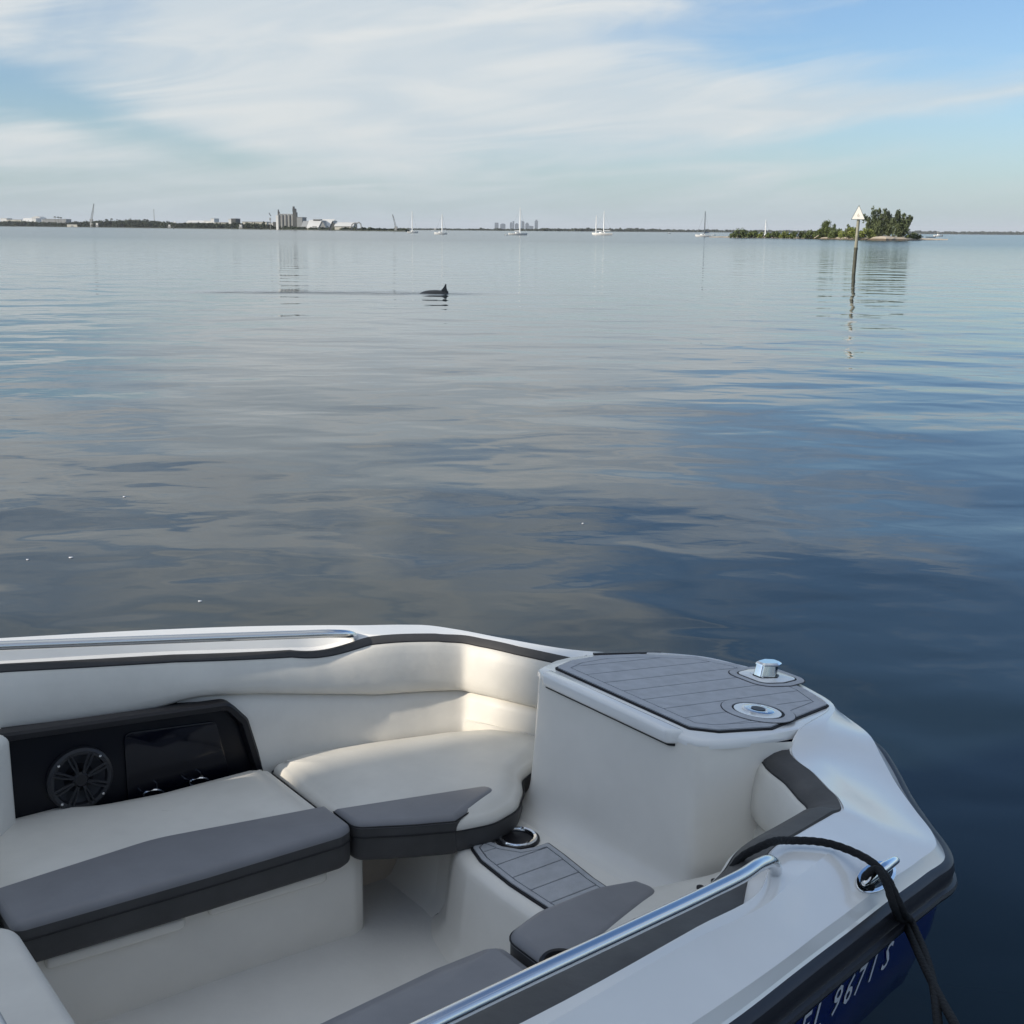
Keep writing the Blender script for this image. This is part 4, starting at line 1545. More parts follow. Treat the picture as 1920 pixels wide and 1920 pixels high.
island()
PG, SG = 'tall feathery pines on the island', 'scrub on the island'
plume_tree(1645, 430, 1.0, [(1622, 402), (1632, 392), (1645, 389.5), (1656, 391), (1664, 400), (1640, 404), (1628, 415)], 'leaf_pine', 'tallest feathery pine on the island with a broad rounded head', group=PG, n=5200, seed=3, width=1.15)
plume_tree(1686, 425, .9, [(1676, 396), (1686, 395), (1692, 400), (1703, 404), (1698, 414), (1706, 409), (1670, 408)], 'leaf_pine', 'feathery pine leaning outward at the sandy end of the island', group=PG, n=4600, seed=5, width=.8)
plume_tree(1664, 447, 1.0, [(1660, 399), (1667, 404), (1672, 412)], 'leaf_pine', 'slim pine squeezed between the two big island pines', group=PG, n=2200, seed=9, width=.8)
plume_tree(1549, 462, .5, [(1547, 413), (1553, 416), (1542, 420), (1560, 422)], 'leaf_olive', 'lone bushy tree rising from the middle of the island scrub', name='island_tree', n=1900, seed=11, width=.95)
bush(1387, 478, .2, 36, 425, 'leaf_olive', 'rounded dark green bush alone at the low tip of the spit', seed=21, n=1300, group=SG)
bush(1590, 445, .6, 15, 417, 'leaf_olive', 'small dark round shrub just behind the marker post', seed=22, n=600, group=SG)
bush(1594, 428, .6, 46, 421, 'leaf_bright', 'bright yellow green bush on the beach beside the marker post', seed=23, n=1700, group=SG)
bush(1625, 420, .9, 32, 424, 'leaf_bright', 'yellow green bush under the tallest island pine', seed=24, n=1200, group=SG)
bush(1569, 452, .5, 30, 425, 'leaf_olive', 'olive bush between the lone tree and the bright bush', seed=25, n=1100, group=SG)
ORD = ('first', 'second', 'third', 'fourth', 'fifth', 'sixth', 'seventh')
k_ = 0
for x_, w_, t_, m_ in ((1412, 26, 429, 'leaf_olive'), (1432, 26, 432, 'leaf_bright'), (1452, 30, 430.5, 'leaf_olive'), (1474, 28, 431.5, 'leaf_bright'), (1497, 32, 429, 'leaf_olive'), (1520, 30, 428.5, 'leaf_olive'), (1536, 24, 425, 'leaf_olive')):
    bush(x_, 474 - k_ * 2, .3, w_, t_, m_, ORD[k_] + ' low ragged mangrove shrub along the spit counting from the rounded dark bush', seed=40 + k_, n=800, group='low shrubs along the spit')
    k_ += 1
bush(1712, 432, .5, 26, 432, 'leaf_olive', 'low dark scrub at the foot of the leaning pine', seed=60, n=700, group=SG)
# driftwood log on the beach
lg_p = far(1527, 452)
lg = tube('driftwood_log', [(float(lg_p[0]), float(lg_p[1]), .3), (float(lg_p[0]) + .7, float(lg_p[1]) - .2, .75), (float(lg_p[0]) + 1.5, float(lg_p[1]), 1.35)], .14, 'sand', None, 6)
tag(lg, 'bleached driftwood log leaning on the island beach', 'log')


# small motor boats by the island and off the spit
def motorboat(px, py, hullpx, label, yaw, hm='boat_white', top=1.0, cabin=True):
    b = on_plane(px, py, 0)
    L = hullpx * b[1] / FPX
    root = empty('motorboat', (float(b[0]), float(b[1]), 0), yaw)
    tag(root, label, 'motorboat', 'small motorboats in the bay')
    hull_mesh('hull', L, L * .36, L * .14 * top, hm, root, .2)
    if cabin:
        slab('console', round_poly([(-L * .1, -L * .1), (-L * .1, L * .1), (L * .12, L * .08), (L * .12, -L * .08)], .1, 3), L * .11, L * .28 * top, 'boat_cabin', root, bev=.05)
        box('canopy', (-L * .18, -L * .14, L * .42 * top), (L * .14, L * .14, L * .44 * top), 'boat_cabin', root)
        for sx in (-.15, .11):
            for sy in (-.11, .11):
                tube('canopy_post', [(L * sx, L * sy, L * .12), (L * sx, L * sy, L * .43 * top)], .035, 'stay', root, 5)
    box('outboard', (-L * .56, -L * .05, -.1), (-L * .49, L * .05, L * .22), 'mast_dark', root, .04)
    return root


motorboat(1759, 443.5, 16, 'white motorboat drawn up past the sandy end of the island', R(190))
motorboat(1724, 445, 12, 'dark skiff with upright console moored by the pine covered beach', R(160), 'mast_dark', 1.2)
motorboat(1745, 445.5, 16, 'long low dark skiff moored between two other boats off the beach', R(178), 'mast_dark', .7, False)
motorboat(1255, 438, 6, 'tiny white launch far out on open water', R(30))
motorboat(1338, 441.5, 7, 'tiny white launch just behind the dark masted sloop', R(200))
motorboat(950, 441.2, 8, 'white tender floating astern of the tall masted sloop', R(12), 'boat_white', 1.0, False)

# ================================================================== far shores
mat('far_land', (0.055, 0.062, 0.045), 0.9, var=.3, vscale=.01)


def strip_land(name, pts, label, depth=250, z=1.2):
    a, b, c_ = [], [], []
    for px, d in pts:
        q0, q1, q2 = far(px, d), far(px, d + 12), far(px, d + depth)
        a.append((*q0, -.5)); b.append((*q1, z)); c_.append((*q2, z + 1.5))
    o = loft(name, [a, b, c_, [(p[0], p[1] + 5, -.6) for p in c_]], 'far_land', None, False, smooth=60)
    tag(o, label, kind='structure')


LS = [(-60, 2750), (0, 2600), (160, 2250), (330, 1850), (480, 1550), (560, 1400), (640, 1250), (705, 1140), (760, 1060)]
strip_land('terrain', LS, 'low industrial shore across the bay', 300, .9)
lsd = lambda px: float(np.interp(px, [p[0] for p in LS], [p[1] for p in LS]))
FS = [(742, 2500), (800, 2600), (900, 2700), (1000, 2800), (1100, 3000), (1300, 3800), (1500, 4600), (1700, 5400), (1990, 5600)]
strip_land('terrain', FS, 'low far shore on the horizon', 600, 1.5)
fsd = lambda px: float(np.interp(px, [p[0] for p in FS], [p[1] for p in FS]))


def treeline(name, x0, x1, dfun, topf, dens, m_, label, seed, size=1.0, back=40):
    rg = np.random.default_rng(seed)
    cs_, rs_ = [], []
    x = x0
    while x < x1:
        d = dfun(x) + 14 + rg.random() * back
        top = topf(x) + rg.normal() * .9
        h = max(2.0, hgt(x, top, d))
        q = far(x, d)
        mpp = d / FPX
        w = (2.2 + 2.6 * rg.random()) * mpp
        cs_.append((q[0], q[1], h * .55)); rs_.append((w, w, h * .45))
        cs_.append((q[0] + rg.normal() * w * .6, q[1], h * .30)); rs_.append((w * 1.1, w, h * .33))
        x += dens * (.6 + .8 * rg.random())
    n = int(len(cs_) * 110)
    o = quads(name, leaf_mesh(cs_, rs_, n, size, 1.0, seed, .4), m_, None)
    tag(o, label, kind='stuff')


Lt = lambda x: float(np.interp(x, [-60, 0, 40, 120, 150, 200, 240, 300, 330, 370, 420, 470, 520, 560, 600, 660, 700, 740, 770], [414, 414.5, 415, 418, 415, 413.5, 412.5, 414.5, 418, 418, 418.5, 418, 423, 426, 427, 427, 429, 430, 431]))
treeline('treeline', -50, 765, lsd, Lt, 2.2, 'leaf_far', 'dark belt of trees along the industrial shore', 3, 1.1)
Ft = lambda x: float(np.interp(x, [742, 800, 900, 1000, 1080, 1100, 1200, 1230, 1300, 1400, 1700, 1990], [430.5, 430, 430.5, 430, 430, 429.5, 430, 431, 432, 432.5, 434.5, 436]))
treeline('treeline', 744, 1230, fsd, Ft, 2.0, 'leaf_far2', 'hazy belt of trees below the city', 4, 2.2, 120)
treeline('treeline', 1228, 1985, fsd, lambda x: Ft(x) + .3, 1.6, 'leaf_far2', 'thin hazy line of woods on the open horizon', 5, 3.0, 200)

# ---- single taller trees and palms on the shore
palm_n = 0


def palm(px, top_py, dist, label):
    p = far(px, dist)
    root = empty('palm_tree', (float(p[0]), float(p[1]), .5))
    tag(root, label, 'palm tree', 'palms on the industrial shore')
    h = hgt(px, top_py, dist) - .5
    tube('trunk', [(0, 0, -.3), (.15, 0, h * .5), (.1, 0, h * .9)], .28, 'bark', root, 6, taper=[1.2, .9, .8])
    cs_, rs_ = [], []
    for k in range(11):
        a = k * 2 * math.pi / 11
        for t in (.35, .7, 1.0):
            cs_.append((.1 + math.cos(a) * 2.0 * t, math.sin(a) * 2.0 * t, h * .93 + .6 * t - 1.5 * t * t)); rs_.append((.5, .5, .22))
    quads('crown', leaf_mesh(cs_, rs_, 330, .55, 1, 70 + int(px), .2), 'leaf_far', root)


for px_, t_, l_ in ((104, 405, 'tallest of three palms above the long flat grey warehouse'), (110, 405.5, 'middle palm of three above the long flat grey warehouse'), (115, 406.5, 'shortest of three palms above the long flat grey warehouse'),
                    (200, 410, 'palm above the long grey shed on the side towards the lattice crane'), (210, 409, 'palm above the long grey shed on the side towards the radio mast'), (272, 410, 'single palm standing alone above the trees near the radio mast')):
    palm(px_, t_, lsd(px_) + 60, l_)


def shore_tree(px, wpx, top, dist, m_, label, seed):
    return bush(px, dist, .6, wpx, top, m_, label, 'shore_tree', 'single trees on the far shores', 500, .9 * dist / 1400, seed, 'tree')


shore_tree(713, 10, 427, lsd(713) + 30, 'leaf_far', 'dark round tree standing on the low spit', 81)
shore_tree(700, 9, 427.5, lsd(700) + 30, 'leaf_far', 'small tree beside the round tree on the low spit', 82)
shore_tree(494, 8, 412.5, lsd(494) + 120, 'leaf_far', 'tree rising beside the silo complex', 83)
shore_tree(1022, 9, 428, fsd(1022), 'leaf_far2', 'hazy tree just past the city towers', 84)
shore_tree(1048, 7, 427.5, fsd(1048), 'leaf_far2', 'narrow hazy tree further along past the city towers', 85)
shore_tree(1090, 12, 428, fsd(1090), 'leaf_far2', 'broad hazy tree just before the two masted ketch', 86)
shore_tree(1182, 13, 426.5, fsd(1182), 'leaf_far2', 'broad hazy tree beyond the two masted ketch', 87)

# ================================================================== buildings of the industrial shore
mat('wall_white', (0.72, 0.72, 0.70), 0.7, var=.12, vscale=.08)
mat('wall_cream', (0.55, 0.53, 0.46), 0.8, var=.15, vscale=.1)
mat('wall_grey', (0.30, 0.31, 0.31), 0.8, var=.2, vscale=.1)
mat('wall_dark', (0.08, 0.085, 0.085), 0.8, var=.2, vscale=.1)
mat('roof_pale', (0.62, 0.62, 0.60), 0.6, var=.1, vscale=.05)
mat('roof_grey', (0.32, 0.33, 0.33), 0.7, var=.15, vscale=.05)
mat('silo_concrete', (0.20, 0.205, 0.20), 0.8, var=.2, vscale=.1)
mat('steel_dark', (0.06, 0.065, 0.07), 0.6)
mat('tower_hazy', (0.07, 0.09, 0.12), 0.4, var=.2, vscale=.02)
mat('tower_glass', (0.04, 0.06, 0.09), 0.2)


def gable(root, x0, x1, y0, y1, z0, eave, ridge, wm, rm, along='x'):
    """walls and pitched roof as two parts"""
    if along == 'x':
        ym = (y0 + y1) / 2
        v = [(x0, y0, z0), (x1, y0, z0), (x1, y1, z0), (x0, y1, z0), (x0, y0, eave), (x1, y0, eave), (x1, y1, eave), (x0, y1, eave), (x0, ym, ridge), (x1, ym, ridge)]
        mk('wall', v, [(0, 1, 5, 4), (1, 2, 6, 9, 5), (2, 3, 7, 6), (3, 0, 4, 8, 7)], wm, root, 0)
        o = .6
        e = (ridge - eave) / max(.1, (ym - y0)) * o
        r_ = [(x0 - o, y0 - o, eave - e + .15), (x1 + o, y0 - o, eave - e + .15), (x1 + o, ym, ridge + .15), (x0 - o, ym, ridge + .15), (x1 + o, y1 + o, eave - e + .15), (x0 - o, y1 + o, eave - e + .15)]
    else:
        xm = (x0 + x1) / 2
        v = [(x0, y0, z0), (x1, y0, z0), (x1, y1, z0), (x0, y1, z0), (x0, y0, eave), (x1, y0, eave), (x1, y1, eave), (x0, y1, eave), (xm, y0, ridge), (xm, y1, ridge)]
        mk('wall', v, [(0, 1, 5, 8, 4), (1, 2, 6, 5), (2, 3, 7, 9, 6), (3, 0, 4, 7)], wm, root, 0)
        o = .6
        e = (ridge - eave) / max(.1, (xm - x0)) * o
        r_ = [(x0 - o, y0 - o, eave - e + .15), (x0 - o, y1 + o, eave - e + .15), (xm, y1 + o, ridge + .15), (xm, y0 - o, ridge + .15), (x1 + o, y1 + o, eave - e + .15), (x1 + o, y0 - o, eave - e + .15)]
    lo = [(p[0], p[1], p[2] - .3) for p in r_]
    mk('roof', r_ + lo, [(0, 1, 2, 3), (3, 2, 4, 5), (6, 9, 8, 7), (9, 11, 10, 8), (0, 6, 7, 1), (4, 10, 11, 5), (1, 7, 8, 2), (2, 8, 10, 4), (0, 3, 9, 6), (3, 5, 11, 9)], rm, root, 0)


def shed(px0, px1, top, dist, label, wm='wall_white', rm='roof_pale', kind='flat', base=None, eave=None, cat='building', name='warehouse', deep=30, grp='sheds on the industrial shore'):
    pc = (px0 + px1) / 2
    p = far(pc, dist)
    mpp = dist / FPX
    w = (px1 - px0) * mpp
    root = empty(name, (float(p[0]), float(p[1]), 0))
    tag(root, label, cat, grp)
    h = hgt(pc, top, dist)
    if kind == 'flat':
        box('wall', (-w / 2, 0, .3), (w / 2, deep, h - .4), wm, root)
        box('roof', (-w / 2 - .4, -.4, h - .4), (w / 2 + .4, deep + .4, h), rm, root)
        nb_ = max(1, int(w / 14))
        for k in range(nb_):
            cx_ = -w / 2 + w * (k + .5) / nb_
            box('door', (cx_ - 2.2, -.15, .3), (cx_ + 2.2, -.02, min(4.6, h * .6)), 'wall_grey', root)
    elif kind == 'gx':
        gable(root, -w / 2, w / 2, 0, deep, .3, h * (eave or .5), h, wm, rm, 'x')
        box('door', (-2.4, -.15, .3), (2.4, -.02, h * .4), 'wall_grey', root)
    elif kind == 'gy':
        gable(root, -w / 2, w / 2, 0, deep, .3, h * (eave or .4), h, wm, rm, 'y')
        box('door', (-2.4, -.15, .3), (2.4, -.02, h * .35), 'wall_dark', root)
    elif kind == 'arch':
        box('wall', (-w / 2, 0, .3), (w / 2, deep, h * .5), wm, root)
        rg_ = []
        for y in (-.4, deep + .4):
            rg_.append([(-w / 2 * 1.02 * math.cos(a), y, h * .5 + h * .5 * math.sin(a)) for a in np.linspace(0, math.pi, 14)])
        loft('roof', rg_, rm, root, True, True, True, 40)
    return root


shed(2, 13, 409, lsd(8) + 90, 'small white shed at the end of the industrial shore', 'wall_white', 'roof_pale')
shed(14, 40, 411.5, lsd(27) + 120, 'long low grey warehouse between two white sheds', 'wall_cream', 'roof_grey')
shed(41, 58, 409, lsd(50) + 80, 'white shed beside the arched roof hall', 'wall_white', 'roof_pale', 'gx')
shed(57, 80, 405.5, lsd(68) + 180, 'hall with a low arched pale roof', 'wall_cream', 'roof_pale', 'arch')
shed(61, 68, 409, lsd(64) + 70, 'bright white hut in front of the arched roof hall', 'wall_white', 'roof_pale')
shed(81, 124, 410.5, lsd(100) + 140, 'long flat grey warehouse behind the group of palms', 'wall_grey', 'roof_grey')
shed(126, 164, 420.5, lsd(145) + 6, 'very low pale quay shed at the water below the lattice crane', 'wall_cream', 'roof_grey', deep=12)
shed(170, 175, 419, lsd(172) + 8, 'tiny white hut under the foot of the lattice crane', 'wall_white', 'roof_pale', deep=8)
shed(180, 184, 418, lsd(182) + 8, 'tiny white hut among the quay trees next to the lattice crane', 'wall_white', 'roof_pale', deep=8)
shed(185, 213, 416.5, lsd(199) + 60, 'long grey shed below two palms', 'wall_grey', 'roof_grey')
shed(316, 319, 421, lsd(317) + 6, 'tiny white kiosk on the bank before the white tank', 'wall_white', 'roof_pale', deep=6)
shed(350, 382, 413.5, lsd(366) + 100, 'long bright white warehouse past the white tank', 'wall_white', 'roof_pale', 'gx', eave=.75)
shed(353, 362, 417, lsd(357) + 50, 'low cream lean-to in front of the bright white warehouse', 'wall_cream', 'roof_pale')
shed(396, 402, 409.5, lsd(399) + 120, 'narrow tall white block past the long white warehouse', 'wall_white', 'roof_pale')
shed(383, 396, 414, lsd(389) + 110, 'low white annex joining the narrow white block', 'wall_white', 'roof_pale')
shed(403, 428, 416.5, lsd(415) + 100, 'low tan works building between white block and twin box building', 'wall_cream', 'roof_grey')
shed(429, 434, 410.5, lsd(431) + 90, 'slim white tower house of the twin box building', 'wall_white', 'roof_pale')
shed(434, 442, 409.5, lsd(438) + 95, 'dark boxy upper works next to the slim white tower house', 'wall_dark', 'roof_grey')
shed(432, 441, 421, lsd(437) + 20, 'white conveyor house at the quay below the dark boxy works', 'wall_white', 'roof_pale', 'gx', deep=14)
shed(449, 453, 421, lsd(451) + 6, 'tiny bright white hut on the quay by the conveyor house', 'wall_white', 'roof_pale', deep=6)
shed(455, 500, 415.5, lsd(478) + 110, 'long low brownish works running up to the silos', 'wall_cream', 'roof_grey')
shed(504, 512, 418, lsd(508) + 40, 'white sunlit block at the foot of the silos', 'wall_white', 'roof_pale')
shed(512, 518, 416, lsd(515) + 35, 'black open loading bay at the foot of the silos', 'wall_dark', 'roof_grey')
shed(557, 567, 407, lsd(562) + 70, 'grey block with stepped head behind the silo tower', 'wall_grey', 'roof_grey')
shed(566, 586, 414.5, lsd(576) + 50, 'grey pitched shed leaning on the silo tower', 'wall_grey', 'roof_grey', 'gx', eave=.4)
shed(576, 604, 412.5, lsd(590) + 35, 'big storage barn with broad pale roof next to the silos', 'wall_cream', 'roof_pale', 'gx', eave=.25, deep=40)
shed(596, 612, 413.5, lsd(604) + 20, 'grey gabled end barn in front of the pale storage barns', 'wall_grey', 'roof_grey', 'gy', eave=.15)
shed(601, 622, 411, lsd(611) + 45, 'second storage barn with the brightest white ridge', 'wall_white', 'roof_pale', 'gx', eave=.3, deep=40)
shed(616, 632, 414, lsd(624) + 12, 'dark steep gabled barn at the end of the storage barns', 'wall_dark', 'roof_grey', 'gy', eave=.12)
shed(588, 600, 411, lsd(594) + 60, 'long dark ridge monitor standing above the pale barn roof', 'wall_dark', 'roof_grey')
shed(628, 661, 417, lsd(644) + 40, 'long low white roofed shed past the storage barns', 'wall_cream', 'roof_pale', 'gx', eave=.55)
shed(809, 813, 431.5, fsd(811) - 40, 'tiny white house on the shore behind the low white sloop', 'wall_white', 'roof_pale', 'gx', deep=10, grp='houses on the far shore')
shed(814, 817, 428, fsd(815) - 20, 'tiny tall white house on the shore next to the other', 'wall_white', 'roof_pale', deep=10, grp='houses on the far shore')


def tank(px, wpx, top, dist, label):
    p = far(px, dist)
    r_ = wpx * dist / FPX / 2
    h = hgt(px, top, dist)
    root = empty('storage_tank', (float(p[0]), float(p[1]), 0))
    tag(root, label, 'tank')
    revolve('shell', [(r_, 0), (r_, h * .8)], (0, 0, 0), 'wall_white', root, 24)
    revolve('dome', [(r_ * 1.02, h * .8), (r_ * .8, h * .9), (r_ * .4, h * .98), (0, h)], (0, 0, 0), 'roof_pale', root, 24)
    return root


tank(328.5, 7, 415.5, lsd(328) + 40, 'white domed storage tank among the shore trees')

# ---- silo complex
SD = lsd(540) + 40


def silos():
    p = far(538, SD)
    mpp = SD / FPX
    root = empty('grain_silo', (float(p[0]), float(p[1]), 0))
    tag(root, 'grey concrete silo block with tall dark elevator tower and conveyor bridge', 'silo')
    X = lambda px: (px - 538) * mpp
    Z = lambda py: hgt(538, py, SD)
    for k, px in enumerate((523.5, 530, 536.5, 543, 549.5)):
        revolve('silo', [(3.4 * mpp, 0), (3.4 * mpp, Z(404.5)), (2.9 * mpp, Z(403.5)), (0, Z(402.5))], (X(px), 0, 0), 'silo_concrete', root, 18)
    box('white_stair_tower', (X(519), -2.2, 0), (X(523), 3, Z(404)), 'wall_white', root)
    t = box('elevator_tower', (X(550.3), -3.4, 0), (X(557), 4, Z(398)), 'wall_dark', root)
    box('tower_head', (X(549.8), -3, Z(398)), (X(555.5), 3, Z(391)), 'steel_dark', t)
    box('tower_cap', (X(550), -2, Z(391)), (X(553), 2, Z(387)), 'steel_dark', t)
    box('conveyor_bridge', (X(524), -1.6, Z(403)), (X(551), 1.6, Z(401)), 'wall_grey', root)
    for px in (529, 536, 543):
        box('bridge_leg', (X(px) - .3, -.4, Z(406)), (X(px) + .3, .4, Z(403)), 'steel_dark', root)
    l = box('leg_tower', (X(522.3), -1.3, Z(406)), (X(525.3), 1.3, Z(397)), 'wall_dark', root)
    box('leg_head', (X(522.5), -1, Z(397)), (X(524.3), 1, Z(393)), 'steel_dark', l)
    return root


silos()


def lattice(root, name, a, b, w, m_, n=10):
    """lattice boom from a to b in the x-z plane"""
    a, b = np.array(a, float), np.array(b, float)
    d = (b - a) / np.linalg.norm(b - a)
    s_ = np.cross(d, [0, 1, 0]); s_ /= np.linalg.norm(s_)
    bo = empty(name); bo.parent = root
    for sg in (-1, 1):
        tube('chord', [a + s_ * w / 2 * sg, (a + b) / 2 + s_ * w / 2 * sg, b + s_ * w * .2 * sg], w * .16, m_, bo, 5)
    for k in range(n):
        t0, t1 = k / n, (k + 1) / n
        sg = 1 if k % 2 else -1
        w0, w1 = w * (1 - .6 * max(0, t0 - .5) * 2) / 2, w * (1 - .6 * max(0, t1 - .5) * 2) / 2
        tube('lacing', [a + (b - a) * t0 + s_ * w0 * sg, a + (b - a) * t1 - s_ * w1 * sg], w * .11, m_, bo, 4)
    return bo


def crane(base, tip, dist, label, wpx=2.0, guy=None):
    p = far(base[0], dist)
    root = empty('lattice_crane', (float(p[0]), float(p[1]), 0))
    tag(root, label, 'crane')
    mpp = dist / FPX
    z0, z1 = hgt(base[0], base[1], dist), hgt(tip[0], tip[1], dist)
    x1 = (tip[0] - base[0]) * mpp
    lattice(root, 'boom', (0, 0, max(1.5, z0)), (x1, 0, z1), wpx * mpp, 'steel_dark')
    box('cab', (-3.0 * mpp, -2, .6), (2.2 * mpp, 2, max(3.5, z0 + 1.5)), 'wall_grey', root)
    for s_ in (-1.4, 1.4):
        box('track', (-2.8 * mpp, s_ - .5, 0), (2.4 * mpp, s_ + .5, 1.0), 'steel_dark', root)
    tube('pendant_cable', [(-2.5 * mpp, 0, max(3.5, z0 + 1.5)), (x1 * .98, 0, z1 * .99)], .16 * mpp, 'steel_dark', root, 4)
    return root


crane((172.5, 412), (178.5, 382), lsd(172) + 30, 'tall thin lattice crane leaning above the trees of the industrial shore', 2.2)
crane((743, 428), (736.5, 402), lsd(743) + 20, 'short lattice crane leaning on the low dark spit', 1.9)


def ship_loader():
    d = lsd(507) + 15
    p = far(507, d); mpp = d / FPX
    root = empty('ship_loader', (float(p[0]), float(p[1]), 0))
    tag(root, 'small dark ship loader with angled head beside the silo block', 'ship loader')
    Z = lambda py: hgt(507, py, d)
    tube('mast', [(0, 0, 0), (0, 0, Z(408))], .55 * mpp, 'wall_grey', root, 6)
    tube('boom', [(1.8 * mpp, 0, Z(405)), (-.4 * mpp, 0, Z(402)), (-1.5 * mpp, 0, Z(399))], .7 * mpp, 'steel_dark', root, 6)
    box('house', (-1.2 * mpp, -1, Z(413)), (1.3 * mpp, 1, Z(408.5)), 'wall_grey', root)


ship_loader()


def gantry():
    d = lsd(668) + 20
    p = far(668, d); mpp = d / FPX
    root = empty('loading_gantry', (float(p[0]), float(p[1]), 0))
    tag(root, 'dark arched loading gantry at the end of the white roofed shed', 'gantry')
    Z = lambda py: hgt(668, py, d)
    pts = [(-8 * mpp, 0, Z(421)), (-4 * mpp, 0, Z(418.5)), (2 * mpp, 0, Z(418.2)), (7.5 * mpp, 0, Z(419.5)), (8.8 * mpp, 0, Z(424)), (9.2 * mpp, 0, 0)]
    tube('arch_beam', cr(np.array(pts), 4), 1.1 * mpp, 'wall_grey', root, 6)
    tube('leg', [(-8 * mpp, 0, 0), (-8 * mpp, 0, Z(421))], .9 * mpp, 'steel_dark', root, 6)
    tube('leg', [(1 * mpp, 0, 0), (1 * mpp, 0, Z(419))], .8 * mpp, 'steel_dark', root, 6)


gantry()


def mast_tower(px, top, label):
    d = lsd(px) + 200
    p = far(px, d)
    root = empty('radio_mast', (float(p[0]), float(p[1]), 0))
    tag(root, label, 'radio mast')
    h = hgt(px, top, d)
    lattice(root, 'lattice', (0, 0, 0), (0.01, 0, h), 1.2, 'wall_grey', 14)
    box('antenna', (-.8, -.4, h * .97), (.8, .4, h), 'wall_grey', root)


mast_tower(290, 393, 'thin grey radio mast above the shore trees')

# quay marker pile in the water
qp = on_plane(325.5, 430, 0)
q_ = lsd(326) - 500
pp = far(325.5, q_)
qm = empty('channel_pile', (float(pp[0]), float(pp[1]), 0))
tag(qm, 'tiny dark pile standing in the water off the white tank', 'pile')
tube('pile', [(0, 0, -1), (0, 0, 2.6)], .45, 'steel_dark', qm, 8)
box('pile_cap', (-.6, -.3, 2.4), (.6, .3, 3.4), 'steel_dark', qm)

# ================================================================== city towers on the horizon
CD = 12000.0


def tower(px0, px1, top, label, crown=None):
    pc = (px0 + px1) / 2
    p = far(pc, CD)
    mpp = CD / FPX
    w = (px1 - px0) * mpp
    h = hgt(pc, top, CD)
    root = empty('office_tower', (float(p[0]), float(p[1]), 0))
    tag(root, label, 'tower', 'towers of the distant city')
    dpt = w * .8
    hm = h * (.88 if crown else 1.0)
    box('wall', (-w / 2, 0, 0), (w / 2, dpt, hm), 'tower_hazy', root)
    nf = max(3, int(hm / 16))
    for k in range(nf):
        z = hm * (k + .35) / nf
        box('window', (-w / 2 * .9, -.8, z), (w / 2 * .9, -.05, z + hm / nf * .5), 'tower_glass', root)
    if crown == 'dome':
        revolve('roof', [(w * .45, hm), (w * .38, hm + (h - hm) * .6), (w * .15, h), (0, h)], (0, dpt / 2, 0), 'tower_hazy', root, 16)
    elif crown == 'step':
        box('roof', (-w * .28, dpt * .2, hm), (w * .28, dpt * .8, h), 'tower_hazy', root)
    elif crown == 'slope':
        mk('roof', [(-w / 2, 0, hm), (w / 2, 0, hm), (w / 2, dpt, hm), (-w / 2, dpt, hm), (-w / 2, 0, h), (-w / 2, dpt, h)], [(0, 1, 4), (3, 5, 2), (0, 4, 5, 3), (1, 2, 5, 4)], 'tower_hazy', root, 0)


tower(927.5, 934.5, 417.5, 'separate plain tower at the end of the city skyline')
tower(938, 947.5, 419, 'wide tower with domed head next to the separate plain tower', 'dome')
tower(956, 960.5, 416.5, 'slim tower behind the bright mast, paler of a close pair', 'step')
tower(960.8, 964, 414.5, 'slim taller tower of a close pair by the bright mast')
tower(965.5, 972, 418.5, 'short tower with stepped head behind the bright mast', 'step')
tower(977.5, 983, 413.5, 'tall tower with slanted top just past the bright mast', 'slope')
tower(985, 991.5, 417.5, 'tower with stepped crown in the middle of the skyline', 'step')
tower(992, 1000, 423, 'lowest block of the city skyline', 'slope')
tower(1002.5, 1008.5, 412, 'tallest tower closing the row of city towers', 'step')

# ================================================================== added unseen house, placed and sized to shade most of the boat
mat('boards', (0.68, 0.67, 0.63), 0.75, bump=.004, bscale=12, var=.3, vscale=4)  # pale so the added house also bounces fill onto the boat
mat('tin_roof', (0.35, 0.36, 0.36), 0.5, var=.2, vscale=2)


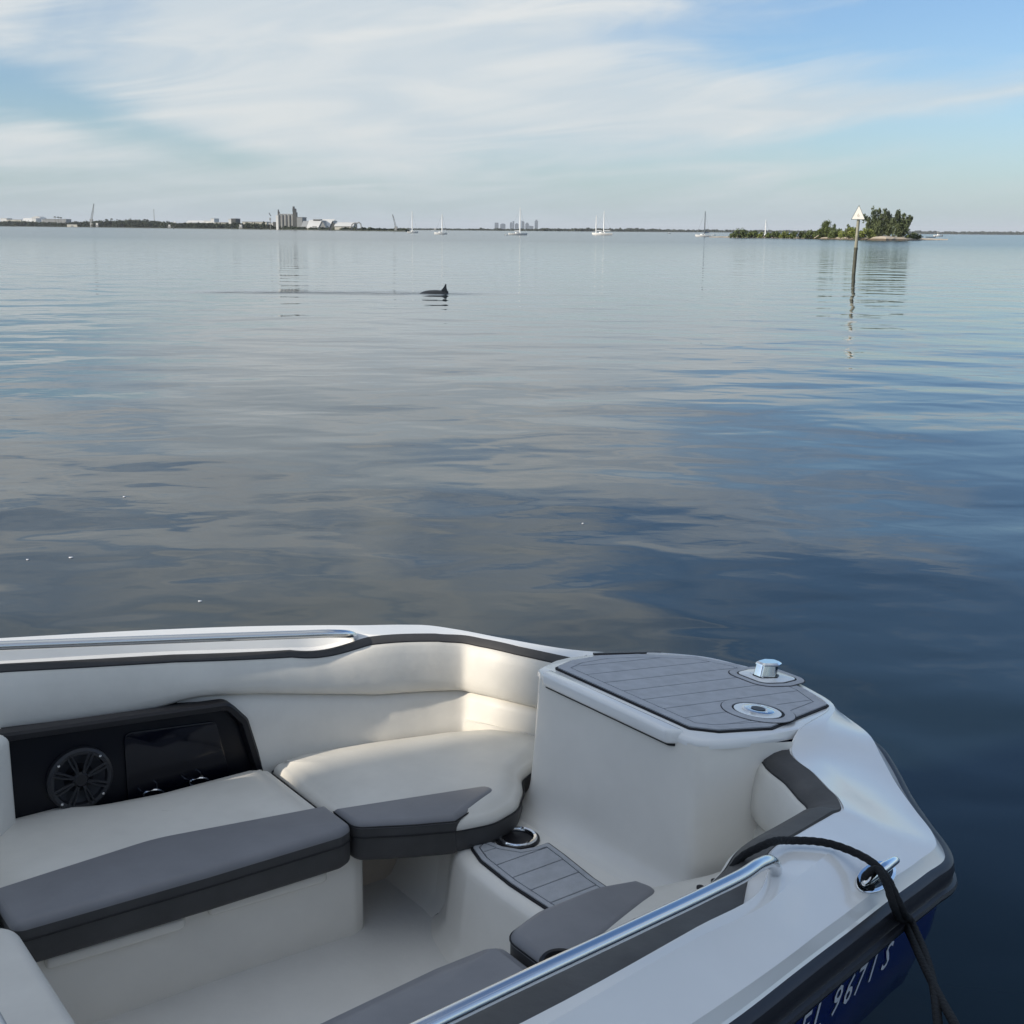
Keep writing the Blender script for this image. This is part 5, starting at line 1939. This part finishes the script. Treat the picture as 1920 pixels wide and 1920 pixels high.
def shade_house():
    root = empty('shade_house', (BH[0], BH[1], 0), BH[2])
    tag(root, 'tall white boarded house on piles with pitched tin roof, added unseen to block the sun', 'shade_house')
    w, dp, e, rdg = 6.0, 11.0, 7.4, 9.6
    z0 = .9
    nb_ = 44
    for xx in (0.0, -w):
        for k in range(nb_):
            y0 = -dp + dp * k / nb_
            box('wall_board', (xx - .03 - .006 * (k % 2), y0 + .006, z0), (xx - .006 * (k % 2), y0 + dp / nb_ - .006, e), 'boards', root)
    for k in range(24):
        x0 = -w + w * k / 24
        t = 1 - abs((x0 + w / 48) + w / 2) / (w / 2)
        for yy in (-.03, -dp):
            box('wall_board', (x0 + .006, yy, z0), (x0 + w / 24 - .006, yy + .03, e + (rdg - e) * max(0, t - .05)), 'boards', root)
    rv = [(-w - .4, -dp - .4, e - .25), (-w - .4, .12, e - .25), (-w / 2, .12, rdg), (-w / 2, -dp - .4, rdg), (.4, .12, e - .25), (.4, -dp - .4, e - .25)]
    lo = [(p[0], p[1], p[2] - .06) for p in rv]
    mk('roof', rv + lo, [(0, 1, 2, 3), (3, 2, 4, 5), (6, 9, 8, 7), (9, 11, 10, 8), (0, 6, 7, 1), (4, 10, 11, 5), (1, 7, 8, 2), (2, 8, 10, 4), (0, 3, 9, 6), (3, 5, 11, 9)], 'tin_roof', root, 0)
    box('floor', (-w, -dp, z0 - .14), (0, 0, z0), 'tin_roof', root)
    for x in (-w + .2, -w / 2, -.2):
        for y in (-dp + .2, -dp / 2, -.2):
            tube('pile', [(x, y, -2), (x, y, z0 - .1)], .16, 'post_wood', root, 10)
    box('door', (.0, -dp * .55, z0 + .01), (.04, -dp * .55 + 1.0, z0 + 2.1), 'tin_roof', root)
    for zz in (z0 + 1.0, z0 + 3.9):
        for yy in (-9.6, -3.6, -1.8):
            fr_ = box('window', (.0, yy, zz), (.05, yy + 1.0, zz + 1.3), 'wall_white', root)
            box('pane', (.045, yy + .08, zz + .08), (.056, yy + .92, zz + 1.22), 'boat_window', fr_)


BHX = -11.0
BH = (BHX, 3.80 + math.tan(R(90 + SUN_AZ)) * -1.0 * (BHX + .33), R(-(90 + SUN_AZ)))
shade_house()

# ================================================================== sea haze
def haze():
    m = bpy.data.materials.new('haze_air')
    m.use_nodes = True
    nt = m.node_tree
    nt.nodes.clear()
    o = nt.nodes.new('ShaderNodeOutputMaterial')
    v = nt.nodes.new('ShaderNodeVolumePrincipled')
    v.inputs['Color'].default_value = (0.86, 0.92, 1.0, 1)
    v.inputs['Density'].default_value = HAZE
    v.inputs['Anisotropy'].default_value = 0.0
    nt.links.new(v.outputs[0], o.inputs['Volume'])
    MATS['haze_air'] = m
    b = box('haze', (-30500, -4200, -1.0), (30500, 40200, 190), 'haze_air')
    tag(b, 'thin blue sea haze over the bay', kind='stuff')


HAZE = 4.4e-5
haze()
